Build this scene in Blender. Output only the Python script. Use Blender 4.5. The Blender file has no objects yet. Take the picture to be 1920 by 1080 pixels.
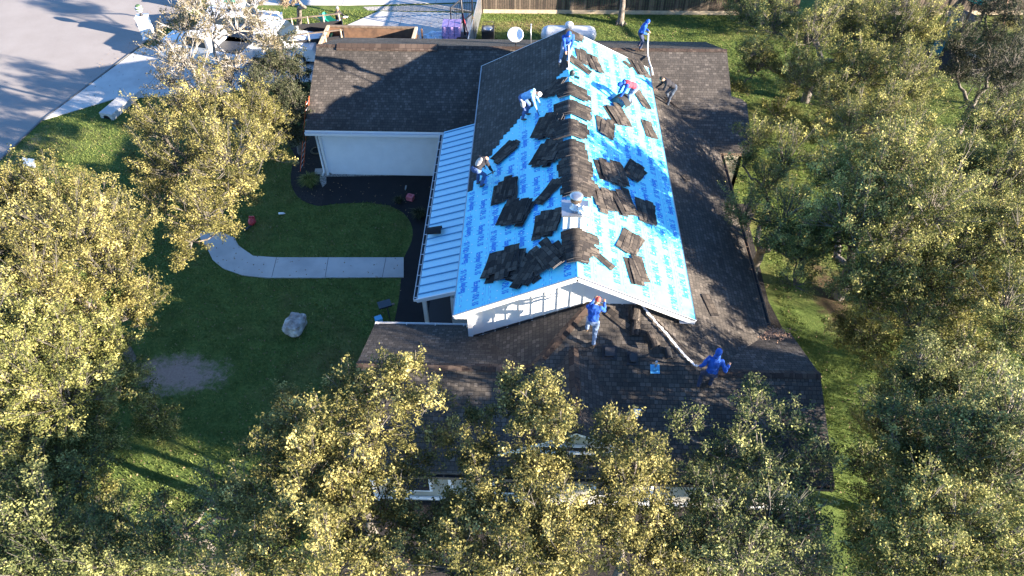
import bpy, bmesh, math, random
import numpy as np
from mathutils import Vector, Matrix, noise as mn
R_ = math.radians
sc = bpy.context.scene
COL = sc.collection
random.seed(7); RNG = np.random.default_rng(11)

# ------------------------------------------------------------------ camera
CAM_H = 21.75; FPX = 1370.0; PITCH = 46.78; YAW = -1.976; ROLL = -0.289
def cam_axes():
    a, b, c = R_(PITCH), R_(YAW), R_(ROLL)
    fw = Vector((math.sin(b)*math.cos(a), math.cos(b)*math.cos(a), -math.sin(a)))
    rt = Vector((math.cos(b), -math.sin(b), 0)); up = rt.cross(fw)
    return rt*math.cos(c)+up*math.sin(c), up*math.cos(c)-rt*math.sin(c), fw
RT, UP, FW = cam_axes(); CC = Vector((0, 0, CAM_H))
cd = bpy.data.cameras.new('camera'); cam = bpy.data.objects.new('camera', cd); COL.objects.link(cam)
cam.matrix_world = Matrix(((RT.x, UP.x, -FW.x, CC.x), (RT.y, UP.y, -FW.y, CC.y), (RT.z, UP.z, -FW.z, CC.z), (0, 0, 0, 1)))
cd.sensor_width = 36; cd.lens = 36*FPX/1920; cd.clip_end = 1000; cd.clip_start = .1
sc.camera = cam

# ------------------------------------------------------------------ light
SUN_DIR = Vector((0.946, -0.324, 0.0)).normalized()*math.cos(R_(15.5)) + Vector((0, 0, math.sin(R_(15.5))))
w = bpy.data.worlds.new('World'); sc.world = w; w.use_nodes = True
nt = w.node_tree; bg = nt.nodes['Background']
sky = nt.nodes.new('ShaderNodeTexSky'); sky.sky_type = 'NISHITA'; sky.sun_disc = False
sky.sun_elevation = R_(15.5); sky.sun_rotation = math.atan2(SUN_DIR.x, SUN_DIR.y)
sky.altitude = 200; sky.air_density = 1.0; sky.dust_density = .1; sky.ozone_density = 5.5
nt.links.new(sky.outputs[0], bg.inputs[0]); bg.inputs[1].default_value = .080
sd = bpy.data.lights.new('sun', 'SUN'); sd.energy = 5.0; sd.angle = R_(.5); sd.color = (1, .86, .70)
so = bpy.data.objects.new('sun', sd); COL.objects.link(so)
so.rotation_euler = SUN_DIR.to_track_quat('Z', 'Y').to_euler()
sc.view_settings.view_transform = 'Standard'; sc.view_settings.look = 'None'
sc.view_settings.exposure = 2.55; sc.view_settings.gamma = 1

# ------------------------------------------------------------------ planes of the place: n.P = d
P = .438; US = .4915; UXR, UZR, UW, UZE = 1.41, 6.37, 3.75, 4.527
UYF, UYB = 14.95, 29.87
PL = {'G': ((0, 0, 1), 0.0),
      'L': ((-US, 0, 1), UZR-US*UXR), 'R': ((US, 0, 1), UZR+US*UXR),
      'GP': ((0, -P, 1), 4.65-P*31.4), 'RW': ((0, -.343, 1), 4.65-.343*31.4),
      'RS': ((.43, 0, 1), 2.8+.43*8.08), 'FP': ((0, -P, 1), 3.92-P*13.42), 'WB': ((0, P, 1), 3.92+P*13.42)}
def zon(pl, x, y):
    n, d = PL[pl]; return (d-n[0]*x-n[1]*y)/n[2]
def at(u, v, pl='G', z=0.0, off=0.0):
    """a spot seen in the photograph, put where it lies on a real surface (1920-wide coordinates)"""
    n, d = PL[pl]; n = Vector(n); d = d+z
    r = FW+RT*((u-960)/FPX)-UP*((v-540)/FPX)
    t = (d-n.dot(CC))/n.dot(r); return CC+r*t

# ------------------------------------------------------------------ materials
def mat(name, col, rough=.8, metal=0, spec=.5, noise=None, bump=None, col2=None, emit=None, trans=None):
    m = bpy.data.materials.new(name); m.use_nodes = True; t = m.node_tree; b = t.nodes['Principled BSDF']
    b.inputs['Base Color'].default_value = (*col, 1); b.inputs['Roughness'].default_value = rough
    b.inputs['Metallic'].default_value = metal; b.inputs['Specular IOR Level'].default_value = spec
    if noise:
        tc = t.nodes.new('ShaderNodeTexCoord'); n = t.nodes.new('ShaderNodeTexNoise')
        n.inputs['Scale'].default_value = noise; n.inputs['Detail'].default_value = 6; n.inputs['Roughness'].default_value = .65
        t.links.new(tc.outputs['Object'], n.inputs['Vector'])
        cr = t.nodes.new('ShaderNodeValToRGB'); c2 = col2 or tuple(c*.6 for c in col)
        cr.color_ramp.elements[0].color = (*c2, 1); cr.color_ramp.elements[0].position = .35
        cr.color_ramp.elements[1].color = (*col, 1); cr.color_ramp.elements[1].position = .62
        t.links.new(n.outputs[0], cr.inputs[0]); t.links.new(cr.outputs[0], b.inputs['Base Color'])
        if bump:
            bp = t.nodes.new('ShaderNodeBump'); bp.inputs['Strength'].default_value = bump; bp.inputs['Distance'].default_value = .02
            t.links.new(n.outputs[0], bp.inputs['Height']); t.links.new(bp.outputs[0], b.inputs['Normal'])
    return m

def mixc(t, fac, a, b, mode='MIX'):
    m = t.nodes.new('ShaderNodeMix'); m.data_type = 'RGBA'; m.blend_type = mode
    for s, v in ((m.inputs[0], fac), (m.inputs[6], a), (m.inputs[7], b)):
        if isinstance(v, (int, float)): s.default_value = v
        elif isinstance(v, tuple): s.default_value = (*v, 1)
        else: t.links.new(v, s)
    return m.outputs[2]
def ramp(t, src, stops):
    r = t.nodes.new('ShaderNodeValToRGB'); e = r.color_ramp.elements
    while len(e) < len(stops): e.new(.5)
    for i, (p, c) in enumerate(stops): e[i].position = p; e[i].color = (*c, 1)
    t.links.new(src, r.inputs[0]); return r.outputs[0]
def noise(t, vec, s, det=5, r=.6):
    n = t.nodes.new('ShaderNodeTexNoise'); n.inputs['Scale'].default_value = s; n.inputs['Detail'].default_value = det
    n.inputs['Roughness'].default_value = r
    if vec: t.links.new(vec, n.inputs['Vector'])
    return n.outputs[0]

def shingle_mat(name, c1, c2, cm, bw=.17, rh=.13, stain=.35):
    m = bpy.data.materials.new(name); m.use_nodes = True; t = m.node_tree; b = t.nodes['Principled BSDF']
    uv = t.nodes.new('ShaderNodeUVMap').outputs[0]
    wn = t.nodes.new('ShaderNodeTexNoise'); wn.inputs['Scale'].default_value = 1.3; t.links.new(uv, wn.inputs['Vector'])
    sub = t.nodes.new('ShaderNodeVectorMath'); sub.operation = 'MULTIPLY_ADD'
    t.links.new(wn.outputs['Color'], sub.inputs[0]); sub.inputs[1].default_value = (.035, .02, 0); t.links.new(uv, sub.inputs[2])
    br = t.nodes.new('ShaderNodeTexBrick'); t.links.new(sub.outputs[0], br.inputs['Vector'])
    br.inputs['Color1'].default_value = (0, 0, 0, 1); br.inputs['Color2'].default_value = (1, 1, 1, 1)
    br.inputs['Mortar'].default_value = (.5, .5, .5, 1); br.inputs['Scale'].default_value = 1
    br.inputs['Brick Width'].default_value = bw; br.inputs['Row Height'].default_value = rh
    br.inputs['Mortar Size'].default_value = .008; br.inputs['Mortar Smooth'].default_value = .3
    br.offset = .37; br.offset_frequency = 2; br.squash = .7; br.squash_frequency = 3
    col = ramp(t, br.outputs['Color'], [(0, c1), (.55, tuple((a+q)/2 for a, q in zip(c1, c2))), (.8, c2), (1, tuple(min(1, q*1.35) for q in c2))])
    big = noise(t, uv, .55, 5, .6)
    col = mixc(t, 1.0, col, ramp(t, big, [(.3, (1-stain,)*3), (.7, (1+stain*.5,)*3)]), 'MULTIPLY')
    g = noise(t, uv, 55, 3, .8)
    col = mixc(t, 1.0, col, ramp(t, g, [(.3, (.62, .62, .62)), (.7, (1.3, 1.3, 1.3))]), 'MULTIPLY')
    col = mixc(t, br.outputs['Fac'], col, cm)
    t.links.new(col, b.inputs['Base Color']); b.inputs['Roughness'].default_value = .92; b.inputs['Specular IOR Level'].default_value = .25
    bp = t.nodes.new('ShaderNodeBump'); bp.inputs['Strength'].default_value = .8; bp.inputs['Distance'].default_value = .012; bp.invert = True
    ad = t.nodes.new('ShaderNodeMath'); ad.operation = 'MULTIPLY_ADD'; t.links.new(g, ad.inputs[0]); ad.inputs[1].default_value = -.35
    t.links.new(br.outputs['Fac'], ad.inputs[2]); t.links.new(ad.outputs[0], bp.inputs['Height']); t.links.new(bp.outputs[0], b.inputs['Normal'])
    return m

M = {}
M['shingle'] = shingle_mat('old_shingle', (.064, .057, .051), (.100, .088, .077), (.028, .026, .025))
M['cap'] = shingle_mat('ridge_cap_shingle', (.065, .044, .036), (.10, .072, .056), (.02, .017, .016), .28, .30)
M['tab'] = shingle_mat('torn_shingle', (.026, .023, .023), (.085, .071, .059), (.012, .011, .011), .30, .17, .5)
M['felt'] = mat('shingle_back', (.022, .022, .024), .9, noise=9, col2=(.012, .012, .014))
M['white'] = mat('white_paint', (.84, .87, .90), .55, noise=2, col2=(.78, .81, .84))
M['trim'] = mat('white_trim', (.84, .84, .84), .45)
M['cream'] = mat('cream_wall', (.40, .38, .31), .8, noise=2, col2=(.32, .30, .25))
M['gutter'] = mat('gutter_inside', (.02, .02, .024), .6)
M['concrete'] = mat('pale_concrete', (.50, .49, .47), .9, noise=.8, col2=(.40, .39, .38), bump=.15)
M['joint'] = mat('joint', (.12, .12, .12), .9)
M['black_fabric'] = mat('weed_fabric', (.010, .010, .012), .85, noise=1.5, col2=(.005, .005, .007), bump=1.)
M['mulch'] = mat('mulch', (.036, .031, .030), 1, noise=14, col2=(.008, .007, .008), bump=1.)
M['pebble'] = mat('pebbles', (.50, .47, .43), .9, noise=16, col2=(.08, .08, .075), bump=1)
M['bark'] = mat('bark', (.20, .175, .15), .95, noise=5, col2=(.07, .06, .05), bump=1.5)
M['twig'] = mat('twig', (.17, .155, .135), .95, noise=3, col2=(.08, .07, .06))
M['greybark'] = mat('lichen_twig', (.42, .39, .35), .95, noise=3, col2=(.22, .20, .18))
M['blackmetal'] = mat('black_metal', (.025, .025, .028), .5)
M['steel'] = mat('galvanised', (.55, .57, .60), .38, metal=.85, noise=6, col2=(.42, .44, .47))
M['carwhite'] = mat('white_car_paint', (.60, .61, .62), .25)
M['glass'] = mat('dark_glass', (.02, .03, .04), .08, spec=.8)
M['tyre'] = mat('tyre', (.02, .02, .02), .9)
M['red'] = mat('red_plastic', (.45, .04, .05), .5)
M['pink'] = mat('pink_plastic', (.62, .16, .19), .5)
M['orange'] = mat('orange_fibreglass', (.62, .13, .05), .5)
M['green'] = mat('green_plastic', (.01, .22, .15), .45)
M['rust'] = mat('rusty_brown', (.20, .115, .07), .85, noise=2.5, col2=(.10, .06, .04))
M['wood'] = mat('old_wood', (.22, .165, .12), .9, noise=5, col2=(.11, .08, .06))
M['tan'] = mat('tan_wood', (.52, .43, .31), .9, noise=4, col2=(.4, .32, .22))
M['stone'] = mat('pale_stone', (.56, .53, .50), .9, noise=2.6, col2=(.22, .18, .16), bump=1)
M['purple'] = mat('wrapped_bundle', (.52, .36, .66), .4)
M['bluetext'] = mat('underlay_print', (.025, .24, .70), .6)
M['nail'] = mat('white_cap_nail', (.85, .90, .92), .5)
M['skin'] = mat('skin', (.42, .24, .16), .6)
M['dark_hair'] = mat('dark_hair', (.02, .015, .012), .8)
M['grey_hair'] = mat('grey_hair', (.45, .43, .42), .8)
M['blue_hoodie'] = mat('blue_hoodie', (.018, .11, .50), .9, noise=7, col2=(.010, .06, .30))
M['pale_shirt'] = mat('pale_shirt', (.34, .60, .80), .9, noise=3, col2=(.06, .25, .62))
M['black_shirt'] = mat('black_shirt', (.018, .018, .024), .9)
M['coral_vest'] = mat('coral_shirt', (.50, .055, .085), .85, noise=6, col2=(.36, .035, .055))
M['jeans'] = mat('blue_jeans', (.09, .15, .32), .9, noise=6, col2=(.05, .09, .2))
M['pale_jeans'] = mat('pale_jeans', (.22, .30, .44), .9, noise=5, col2=(.08, .14, .28))
M['grey_jeans'] = mat('grey_jeans', (.065, .09, .13), .9, noise=5, col2=(.025, .035, .06))
M['dark_jeans'] = mat('dark_jeans', (.035, .05, .11), .9, noise=6, col2=(.02, .03, .06))
M['boot'] = mat('boot', (.12, .08, .05), .8)
M['redcap'] = mat('red_cap', (.6, .08, .06), .8)
M['whitecap'] = mat('white_cap', (.85, .85, .83), .8)
M['tanbag'] = mat('tan_bag', (.55, .48, .42), .9)
M['rope'] = mat('white_rope', (.82, .81, .78), .8)
M['darkblue'] = mat('navy_plastic', (.03, .06, .16), .5)
M['skyblue'] = mat('light_blue_plastic', (.12, .45, .75), .5)

def underlay_mat():
    m = bpy.data.materials.new('blue_underlayment'); m.use_nodes = True; t = m.node_tree; b = t.nodes['Principled BSDF']
    uv = t.nodes.new('ShaderNodeUVMap').outputs[0]
    c = ramp(t, noise(t, uv, 2.2, 5, .6), [(.3, (.135, .68, .84)), (.7, (.18, .75, .89))])
    sep = t.nodes.new('ShaderNodeSeparateXYZ'); t.links.new(uv, sep.inputs[0])
    # printed hair lines and dashes running along the roll
    def line(at_, wd):
        f = t.nodes.new('ShaderNodeMath'); f.operation = 'PINGPONG'; t.links.new(sep.outputs[1], f.inputs[0]); f.inputs[1].default_value = .52
        a = t.nodes.new('ShaderNodeMath'); a.operation = 'SUBTRACT'; t.links.new(f.outputs[0], a.inputs[0]); a.inputs[1].default_value = at_
        a2 = t.nodes.new('ShaderNodeMath'); a2.operation = 'ABSOLUTE'; t.links.new(a.outputs[0], a2.inputs[0])
        l = t.nodes.new('ShaderNodeMath'); l.operation = 'LESS_THAN'; t.links.new(a2.outputs[0], l.inputs[0]); l.inputs[1].default_value = wd
        return l.outputs[0]
    def dash(period, duty, src):
        f = t.nodes.new('ShaderNodeMath'); f.operation = 'FRACT'; d = t.nodes.new('ShaderNodeMath'); d.operation = 'DIVIDE'
        t.links.new(sep.outputs[0], d.inputs[0]); d.inputs[1].default_value = period; t.links.new(d.outputs[0], f.inputs[0])
        l = t.nodes.new('ShaderNodeMath'); l.operation = 'LESS_THAN'; t.links.new(f.outputs[0], l.inputs[0]); l.inputs[1].default_value = duty
        mu = t.nodes.new('ShaderNodeMath'); mu.operation = 'MULTIPLY'; t.links.new(l.outputs[0], mu.inputs[0]); t.links.new(src, mu.inputs[1]); return mu.outputs[0]
    c = mixc(t, dash(.9, .8, line(.06, .008)), c, (.09, .42, .76))
    c = mixc(t, dash(.23, .45, line(.13, .016)), c, (.09, .42, .76))
    t.links.new(c, b.inputs['Base Color']); b.inputs['Roughness'].default_value = .42; b.inputs['Specular IOR Level'].default_value = .6
    bp = t.nodes.new('ShaderNodeBump'); bp.inputs['Strength'].default_value = .35; bp.inputs['Distance'].default_value = .03
    t.links.new(noise(t, uv, 1.6, 4, .6), bp.inputs['Height']); t.links.new(bp.outputs[0], b.inputs['Normal'])
    return m
M['underlay'] = underlay_mat()

def lawn_mat():
    m = bpy.data.materials.new('lawn'); m.use_nodes = True; t = m.node_tree; b = t.nodes['Principled BSDF']
    tc = t.nodes.new('ShaderNodeTexCoord').outputs['Object']
    g = ramp(t, noise(t, tc, 9, 6, .75), [(.28, (.042, .068, .020)), (.5, (.10, .145, .038)), (.72, (.17, .21, .065))])
    big = noise(t, tc, .22, 5, .6)
    g = mixc(t, ramp(t, big, [(.5, (0, 0, 0)), (.68, (.75, .75, .75))]), g, mixc(t, noise(t, tc, 14, 5, .7), (.10, .09, .03), (.26, .21, .09)))
    g2 = noise(t, tc, 1.3, 5, .6)
    g = mixc(t, 1.0, g, ramp(t, g2, [(.3, (.72, .72, .72)), (.7, (1.3, 1.3, 1.3))]), 'MULTIPLY')
    # bare earth spots and dry strips: centre x, y, radii
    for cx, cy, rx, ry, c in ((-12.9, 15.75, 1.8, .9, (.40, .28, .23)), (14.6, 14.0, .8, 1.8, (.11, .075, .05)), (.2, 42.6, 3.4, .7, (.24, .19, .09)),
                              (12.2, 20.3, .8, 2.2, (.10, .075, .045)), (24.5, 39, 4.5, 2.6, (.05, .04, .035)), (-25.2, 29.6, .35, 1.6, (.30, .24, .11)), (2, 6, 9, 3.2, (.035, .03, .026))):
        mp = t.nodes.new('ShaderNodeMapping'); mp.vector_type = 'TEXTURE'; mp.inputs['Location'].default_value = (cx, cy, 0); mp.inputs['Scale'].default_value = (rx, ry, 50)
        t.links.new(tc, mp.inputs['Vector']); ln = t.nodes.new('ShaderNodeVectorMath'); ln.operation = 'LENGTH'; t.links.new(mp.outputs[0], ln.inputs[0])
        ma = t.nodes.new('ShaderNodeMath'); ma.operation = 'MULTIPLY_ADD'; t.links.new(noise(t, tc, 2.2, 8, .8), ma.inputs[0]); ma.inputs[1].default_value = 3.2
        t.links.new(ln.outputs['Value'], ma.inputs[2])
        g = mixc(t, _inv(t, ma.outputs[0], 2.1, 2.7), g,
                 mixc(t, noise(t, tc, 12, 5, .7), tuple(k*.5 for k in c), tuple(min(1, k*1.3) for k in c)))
    t.links.new(g, b.inputs['Base Color']); b.inputs['Roughness'].default_value = 1; b.inputs['Specular IOR Level'].default_value = .1
    bp = t.nodes.new('ShaderNodeBump'); bp.inputs['Strength'].default_value = 1; bp.inputs['Distance'].default_value = .05
    t.links.new(noise(t, tc, 22, 4, .8), bp.inputs['Height']); t.links.new(bp.outputs[0], b.inputs['Normal'])
    return m
def _inv(t, src, a, b_):
    mr = t.nodes.new('ShaderNodeMapRange'); mr.inputs['From Min'].default_value = a; mr.inputs['From Max'].default_value = b_
    mr.inputs['To Min'].default_value = 1; mr.inputs['To Max'].default_value = 0; t.links.new(src, mr.inputs['Value']); return mr.outputs[0]
M['lawn'] = lawn_mat()

def road_mat():
    m = bpy.data.materials.new('road'); m.use_nodes = True; t = m.node_tree; b = t.nodes['Principled BSDF']
    tc = t.nodes.new('ShaderNodeTexCoord').outputs['Object']
    c = ramp(t, noise(t, tc, .5, 6, .6), [(.3, (.245, .22, .205)), (.7, (.29, .265, .25))])
    c = mixc(t, 1., c, ramp(t, noise(t, tc, 60, 3, .8), [(.3, (.8, .8, .8)), (.7, (1.15, 1.15, 1.15))]), 'MULTIPLY')
    c = mixc(t, ramp(t, noise(t, tc, .9, 4, .5), [(.68, (0, 0, 0)), (.8, (.5, .5, .5))]), c, (.2, .16, .13))
    t.links.new(c, b.inputs['Base Color']); b.inputs['Roughness'].default_value = .95
    return m
M['road'] = road_mat()

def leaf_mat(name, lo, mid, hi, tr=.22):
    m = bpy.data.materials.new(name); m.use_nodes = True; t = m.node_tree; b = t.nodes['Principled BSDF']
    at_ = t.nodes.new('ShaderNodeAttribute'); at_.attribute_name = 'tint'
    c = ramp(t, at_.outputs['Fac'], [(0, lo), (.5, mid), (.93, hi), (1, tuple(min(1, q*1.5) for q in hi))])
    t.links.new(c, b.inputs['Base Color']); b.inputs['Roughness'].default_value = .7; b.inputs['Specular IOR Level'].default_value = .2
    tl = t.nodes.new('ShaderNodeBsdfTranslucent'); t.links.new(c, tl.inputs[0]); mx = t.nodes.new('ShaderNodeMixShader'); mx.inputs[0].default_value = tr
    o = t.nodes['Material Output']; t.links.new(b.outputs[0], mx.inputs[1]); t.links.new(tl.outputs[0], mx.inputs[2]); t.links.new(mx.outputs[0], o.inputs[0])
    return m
M['leaf_gold'] = leaf_mat('oak_leaf_gold', (0.028, 0.037, 0.011), (0.142, 0.134, 0.04), (0.4, 0.35, 0.125))
M['leaf_green'] = leaf_mat('oak_leaf_green', (0.028, 0.042, 0.012), (0.15, 0.16, 0.045), (0.4, 0.37, 0.125))
M['leaf_grey'] = leaf_mat('oak_leaf_grey', (0.026, 0.042, 0.015), (0.11, 0.13, 0.045), (0.3, 0.3, 0.11))
M['leaf_dark'] = leaf_mat('oak_leaf_dark', (.02, .03, .015), (.05, .06, .03), (.11, .11, .06))  # for oaks standing in shade: their shade is put into this colour
M['leaf_pale'] = leaf_mat('oak_leaf_pale', (0.07, 0.062, 0.03), (0.16, 0.135, 0.075), (0.28, 0.235, 0.14))
M['leaf_straw'] = leaf_mat('straw_leaf', (0.225, 0.165, 0.098), (0.360, 0.277, 0.165), (0.465, 0.375, 0.255))
M['lawnblade'] = leaf_mat('lawn_blade', (0.055, 0.09, 0.022), (0.135, 0.185, 0.045), (0.27, 0.27, 0.09))
M['grassblade'] = leaf_mat('blade', (.06, .09, .02), (.13, .16, .04), (.26, .25, .08))

# ------------------------------------------------------------------ object helpers
def setp(o, label=None, cat=None, group=None, kind=None):
    if label: o['label'] = label
    if cat: o['category'] = cat
    if group: o['group'] = group
    if kind: o['kind'] = kind
    return o
def empty(name, loc=(0, 0, 0), rz=0, **k):
    o = bpy.data.objects.new(name, None); o.empty_display_size = .2; COL.objects.link(o); o.location = loc; o.rotation_euler = (0, 0, rz)
    return setp(o, **k)
def link(name, me, m=None, parent=None, **k):
    o = bpy.data.objects.new(name, me); COL.objects.link(o)
    if m is not None:
        for x in (m if isinstance(m, (list, tuple)) else [m]): me.materials.append(x)
    if parent: o.parent = parent
    return setp(o, **k)
def bmo(name, bm, m, parent=None, smooth=False, **k):
    me = bpy.data.meshes.new(name); bm.normal_update(); bm.to_mesh(me); bm.free()
    if smooth:
        for p_ in me.polygons: p_.use_smooth = True
    return link(name, me, m, parent, **k)
def box(bm, c, s, rz=0, mi=0, rot=None):
    r = rot or Matrix.Rotation(rz, 4, 'Z')
    v = bmesh.ops.create_cube(bm, size=1, matrix=Matrix.Translation(c) @ r @ Matrix.Diagonal((*s, 1)))['verts']
    for f in {f for x in v for f in x.link_faces}: f.material_index = mi
    return v
def bar(bm, a, b, wd, th=None, mi=0, upv=Vector((0, 0, 1))):
    a, b = Vector(a), Vector(b); d = b-a; x = d.normalized(); th = th or wd
    y = upv.cross(x)
    if y.length < 1e-4: y = Vector((0, 1, 0)).cross(x)
    y.normalize(); z = x.cross(y)
    mt = Matrix((( x.x, y.x, z.x, 0), (x.y, y.y, z.y, 0), (x.z, y.z, z.z, 0), (0, 0, 0, 1)))
    return box(bm, (a+b)/2, (d.length, wd, th), mi=mi, rot=mt)
def tube(bm, pts, rads, seg=8, mi=0, cap=True):
    pts = [Vector(p_) for p_ in pts]; n = len(pts)
    if isinstance(rads, (int, float)): rads = [rads]*n
    rings = []; pv = None
    for i in range(n):
        d = (pts[min(i+1, n-1)]-pts[max(i-1, 0)])
        if d.length < 1e-6: d = Vector((0, 0, 1))
        d.normalize()
        u = pv if pv is not None else (Vector((1, 0, 0)) if abs(d.x) < .8 else Vector((0, 1, 0)))
        u = (u-d*u.dot(d)).normalized(); pv = u; w_ = d.cross(u)
        rings.append([bm.verts.new(pts[i]+(u*math.cos(2*math.pi*k/seg)+w_*math.sin(2*math.pi*k/seg))*rads[i]) for k in range(seg)])
    for i in range(n-1):
        for k in range(seg):
            f = bm.faces.new((rings[i][k], rings[i][(k+1) % seg], rings[i+1][(k+1) % seg], rings[i+1][k])); f.material_index = mi; f.smooth = True
    if cap:
        f = bm.faces.new(rings[0][::-1]); f.material_index = mi; f = bm.faces.new(rings[-1]); f.material_index = mi
def lathe(bm, prof, c=(0, 0, 0), seg=20, mi=0, axis=None):
    c = Vector(c); q = axis.to_track_quat('Z', 'Y') if axis else None; rings = []
    for r, z in prof:
        ring = []
        for k in range(seg):
            v = Vector((r*math.cos(2*math.pi*k/seg), r*math.sin(2*math.pi*k/seg), z))
            if q: v = q @ v
            ring.append(bm.verts.new(c+v))
        rings.append(ring)
    for a, b in zip(rings, rings[1:]):
        for k in range(seg):
            f = bm.faces.new((a[k], a[(k+1) % seg], b[(k+1) % seg], b[k])); f.material_index = mi; f.smooth = True
    bm.faces.new(rings[0][::-1]).material_index = mi; bm.faces.new(rings[-1]).material_index = mi
def blob(bm, c, s, rot=None, seg=12, mi=0):
    v = bmesh.ops.create_uvsphere(bm, u_segments=seg, v_segments=max(6, seg*2//3), radius=1, matrix=Matrix.Translation(c) @ (rot or Matrix.Identity(4)) @ Matrix.Diagonal((*s, 1)))['verts']
    for f in {f for x in v for f in x.link_faces}: f.material_index = mi; f.smooth = True
def prism(bm, pts, d, mi_top=0, mi_side=0, mi_bot=None):
    """polygon pts (3-D) with thickness vector d below it"""
    d = Vector(d); top = [bm.verts.new(p_) for p_ in pts]; bot = [bm.verts.new(Vector(p_)+d) for p_ in pts]
    f = bm.faces.new(top); f.material_index = mi_top; tf = f
    f = bm.faces.new(bot[::-1]); f.material_index = mi_side if mi_bot is None else mi_bot
    n = len(pts)
    for i in range(n):
        f = bm.faces.new((top[(i+1) % n], top[i], bot[i], bot[(i+1) % n])); f.material_index = mi_side
    return tf
def slope_uv(me):
    """UV in metres: u along the contour, v up the slope"""
    uvl = me.uv_layers.new(name='UVMap')
    for p_ in me.polygons:
        n = Vector(p_.normal); h = Vector((0, 0, 1)).cross(n)
        if h.length < .02: h = Vector((1, 0, 0))
        h.normalize(); s = n.cross(h)
        for li in p_.loop_indices:
            c = me.vertices[me.loops[li].vertex_index].co; uvl.data[li].uv = (c.dot(h), c.dot(s))
def roof_poly(name, pts, m, parent, th=.14, side=None, **k):
    bm = bmesh.new(); prism(bm, pts, (0, 0, -th), 0, 1)
    bmesh.ops.recalc_face_normals(bm, faces=bm.faces[:])
    o = bmo(name, bm, [m, side or M['trim']], parent, **k); slope_uv(o.data); return o
def sheet(name, pts, z, m, th=.0, kind='structure', sub=0, **k):
    bm = bmesh.new()
    if th: prism(bm, [(x, y, z) for x, y in pts], (0, 0, -th)); bmesh.ops.recalc_face_normals(bm, faces=bm.faces[:])
    else: bm.faces.new([bm.verts.new((x, y, z)) for x, y in pts])
    o = bmo(name, bm, m, kind=kind, **k)
    return o
def smooth_pts(pts, n=6):
    out = []; N = len(pts)
    for i in range(N):
        p0, p1, p2, p3 = [Vector((*pts[(i+j) % N], 0)) for j in (-1, 0, 1, 2)]
        for k in range(n):
            t = k/n; q = .5*((2*p1)+(p2-p0)*t+(2*p0-5*p1+4*p2-p3)*t*t+(3*p1-p0-3*p2+p3)*t**3); out.append((q.x, q.y))
    return out

# ------------------------------------------------------------------ ground
def S(u, v, z=0): q = at(u, v, 'G', z); return (q.x, q.y)
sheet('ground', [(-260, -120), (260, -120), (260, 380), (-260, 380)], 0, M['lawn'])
sheet('road', [(-60, -20), (-27.6, -20), (-26.6, 20), (-26.05, 28.2), (-25.6, 31.7), (-23.35, 39.6), (-22.2, 44.6), (-21.2, 52), (-20, 90), (-60, 90)], .008, M['road'])
# driveway: from the road, under the oaks, to the pad behind the garage
sheet('driveway', smooth_pts([(-25.55, 31.75), (-23.3, 39.4), (-21, 39.9), (-17, 40.3), (-14, 41.6), (-11.6, 42.3), (-9.9, 44.2), (-3.95, 44.1), (-3.9, 36.2), (-9, 35.9), (-13, 35.8), (-17, 34.6), (-20, 34.1), (-22.5, 33.9)], 1), .05, M['concrete'], .04)
bm = bmesh.new()
for a, b in (((-21.4, 34.2), (-20.8, 39.8)), ((-17.2, 34.8), (-17.0, 40.2)), ((-12.8, 36), (-12.2, 41.8)), ((-8.4, 36), (-8.3, 44)), ((-12, 40.1), (-4, 40.2))):
    bar(bm, (*a, .052), (*b, .052), .02, .004)
bmo('driveway_joints', bm, M['joint'], kind='structure')
sheet('neighbour_driveway', [(-21.3, 44.9), (-12, 45.0), (-3.6, 45.7), (-3.5, 51), (-21, 52)], .03, M['concrete'], .02)
bm = bmesh.new()
for x in (-18.3, -15.3, -12.4, -9.4, -6.4): bar(bm, (x, 45, .032), (x+.1, 51, .032), .02, .004)
bmo('neighbour_driveway_joints', bm, M['joint'], kind='structure')
sheet('gutter_line', [(-26.06, 28.2), (-25.6, 31.7), (-23.35, 39.6), (-22.2, 44.6), (-22.28, 44.62), (-23.43, 39.62), (-25.68, 31.72), (-26.14, 28.22)], .055, M['joint'], .04)
sheet('pebble_strip', [(-10.6, 44.35), (-3.9, 44.4), (-3.85, 45.55), (-8, 45.1), (-11, 44.85)], .012, M['pebble'])
path = [(395, 480), (420, 452), (440, 447), (452, 470), (475, 482), (520, 484), (600, 484), (757, 484), (757, 521), (600, 522), (500, 522), (455, 517), (420, 507), (402, 495)]
path = [(370, 440), (392, 425)] + [(440, 447), (448, 462), (475, 481), (520, 484), (600, 484), (757, 484), (757, 521), (600, 522), (500, 522), (455, 517), (420, 505), (399, 488), (388, 465)]
sheet('path', [S(u, v) for u, v in path], .05, M['concrete'], .045)
bm = bmesh.new()
for u0, u1 in ((519, 510), (616, 610), (724, 717)):
    a = at(u0, 484.5); b = at(u1, 521.5); bar(bm, (a.x, a.y, .052), (b.x, b.y, .052), .02, .004)
bmo('path_joints', bm, M['joint'], kind='structure')
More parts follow.
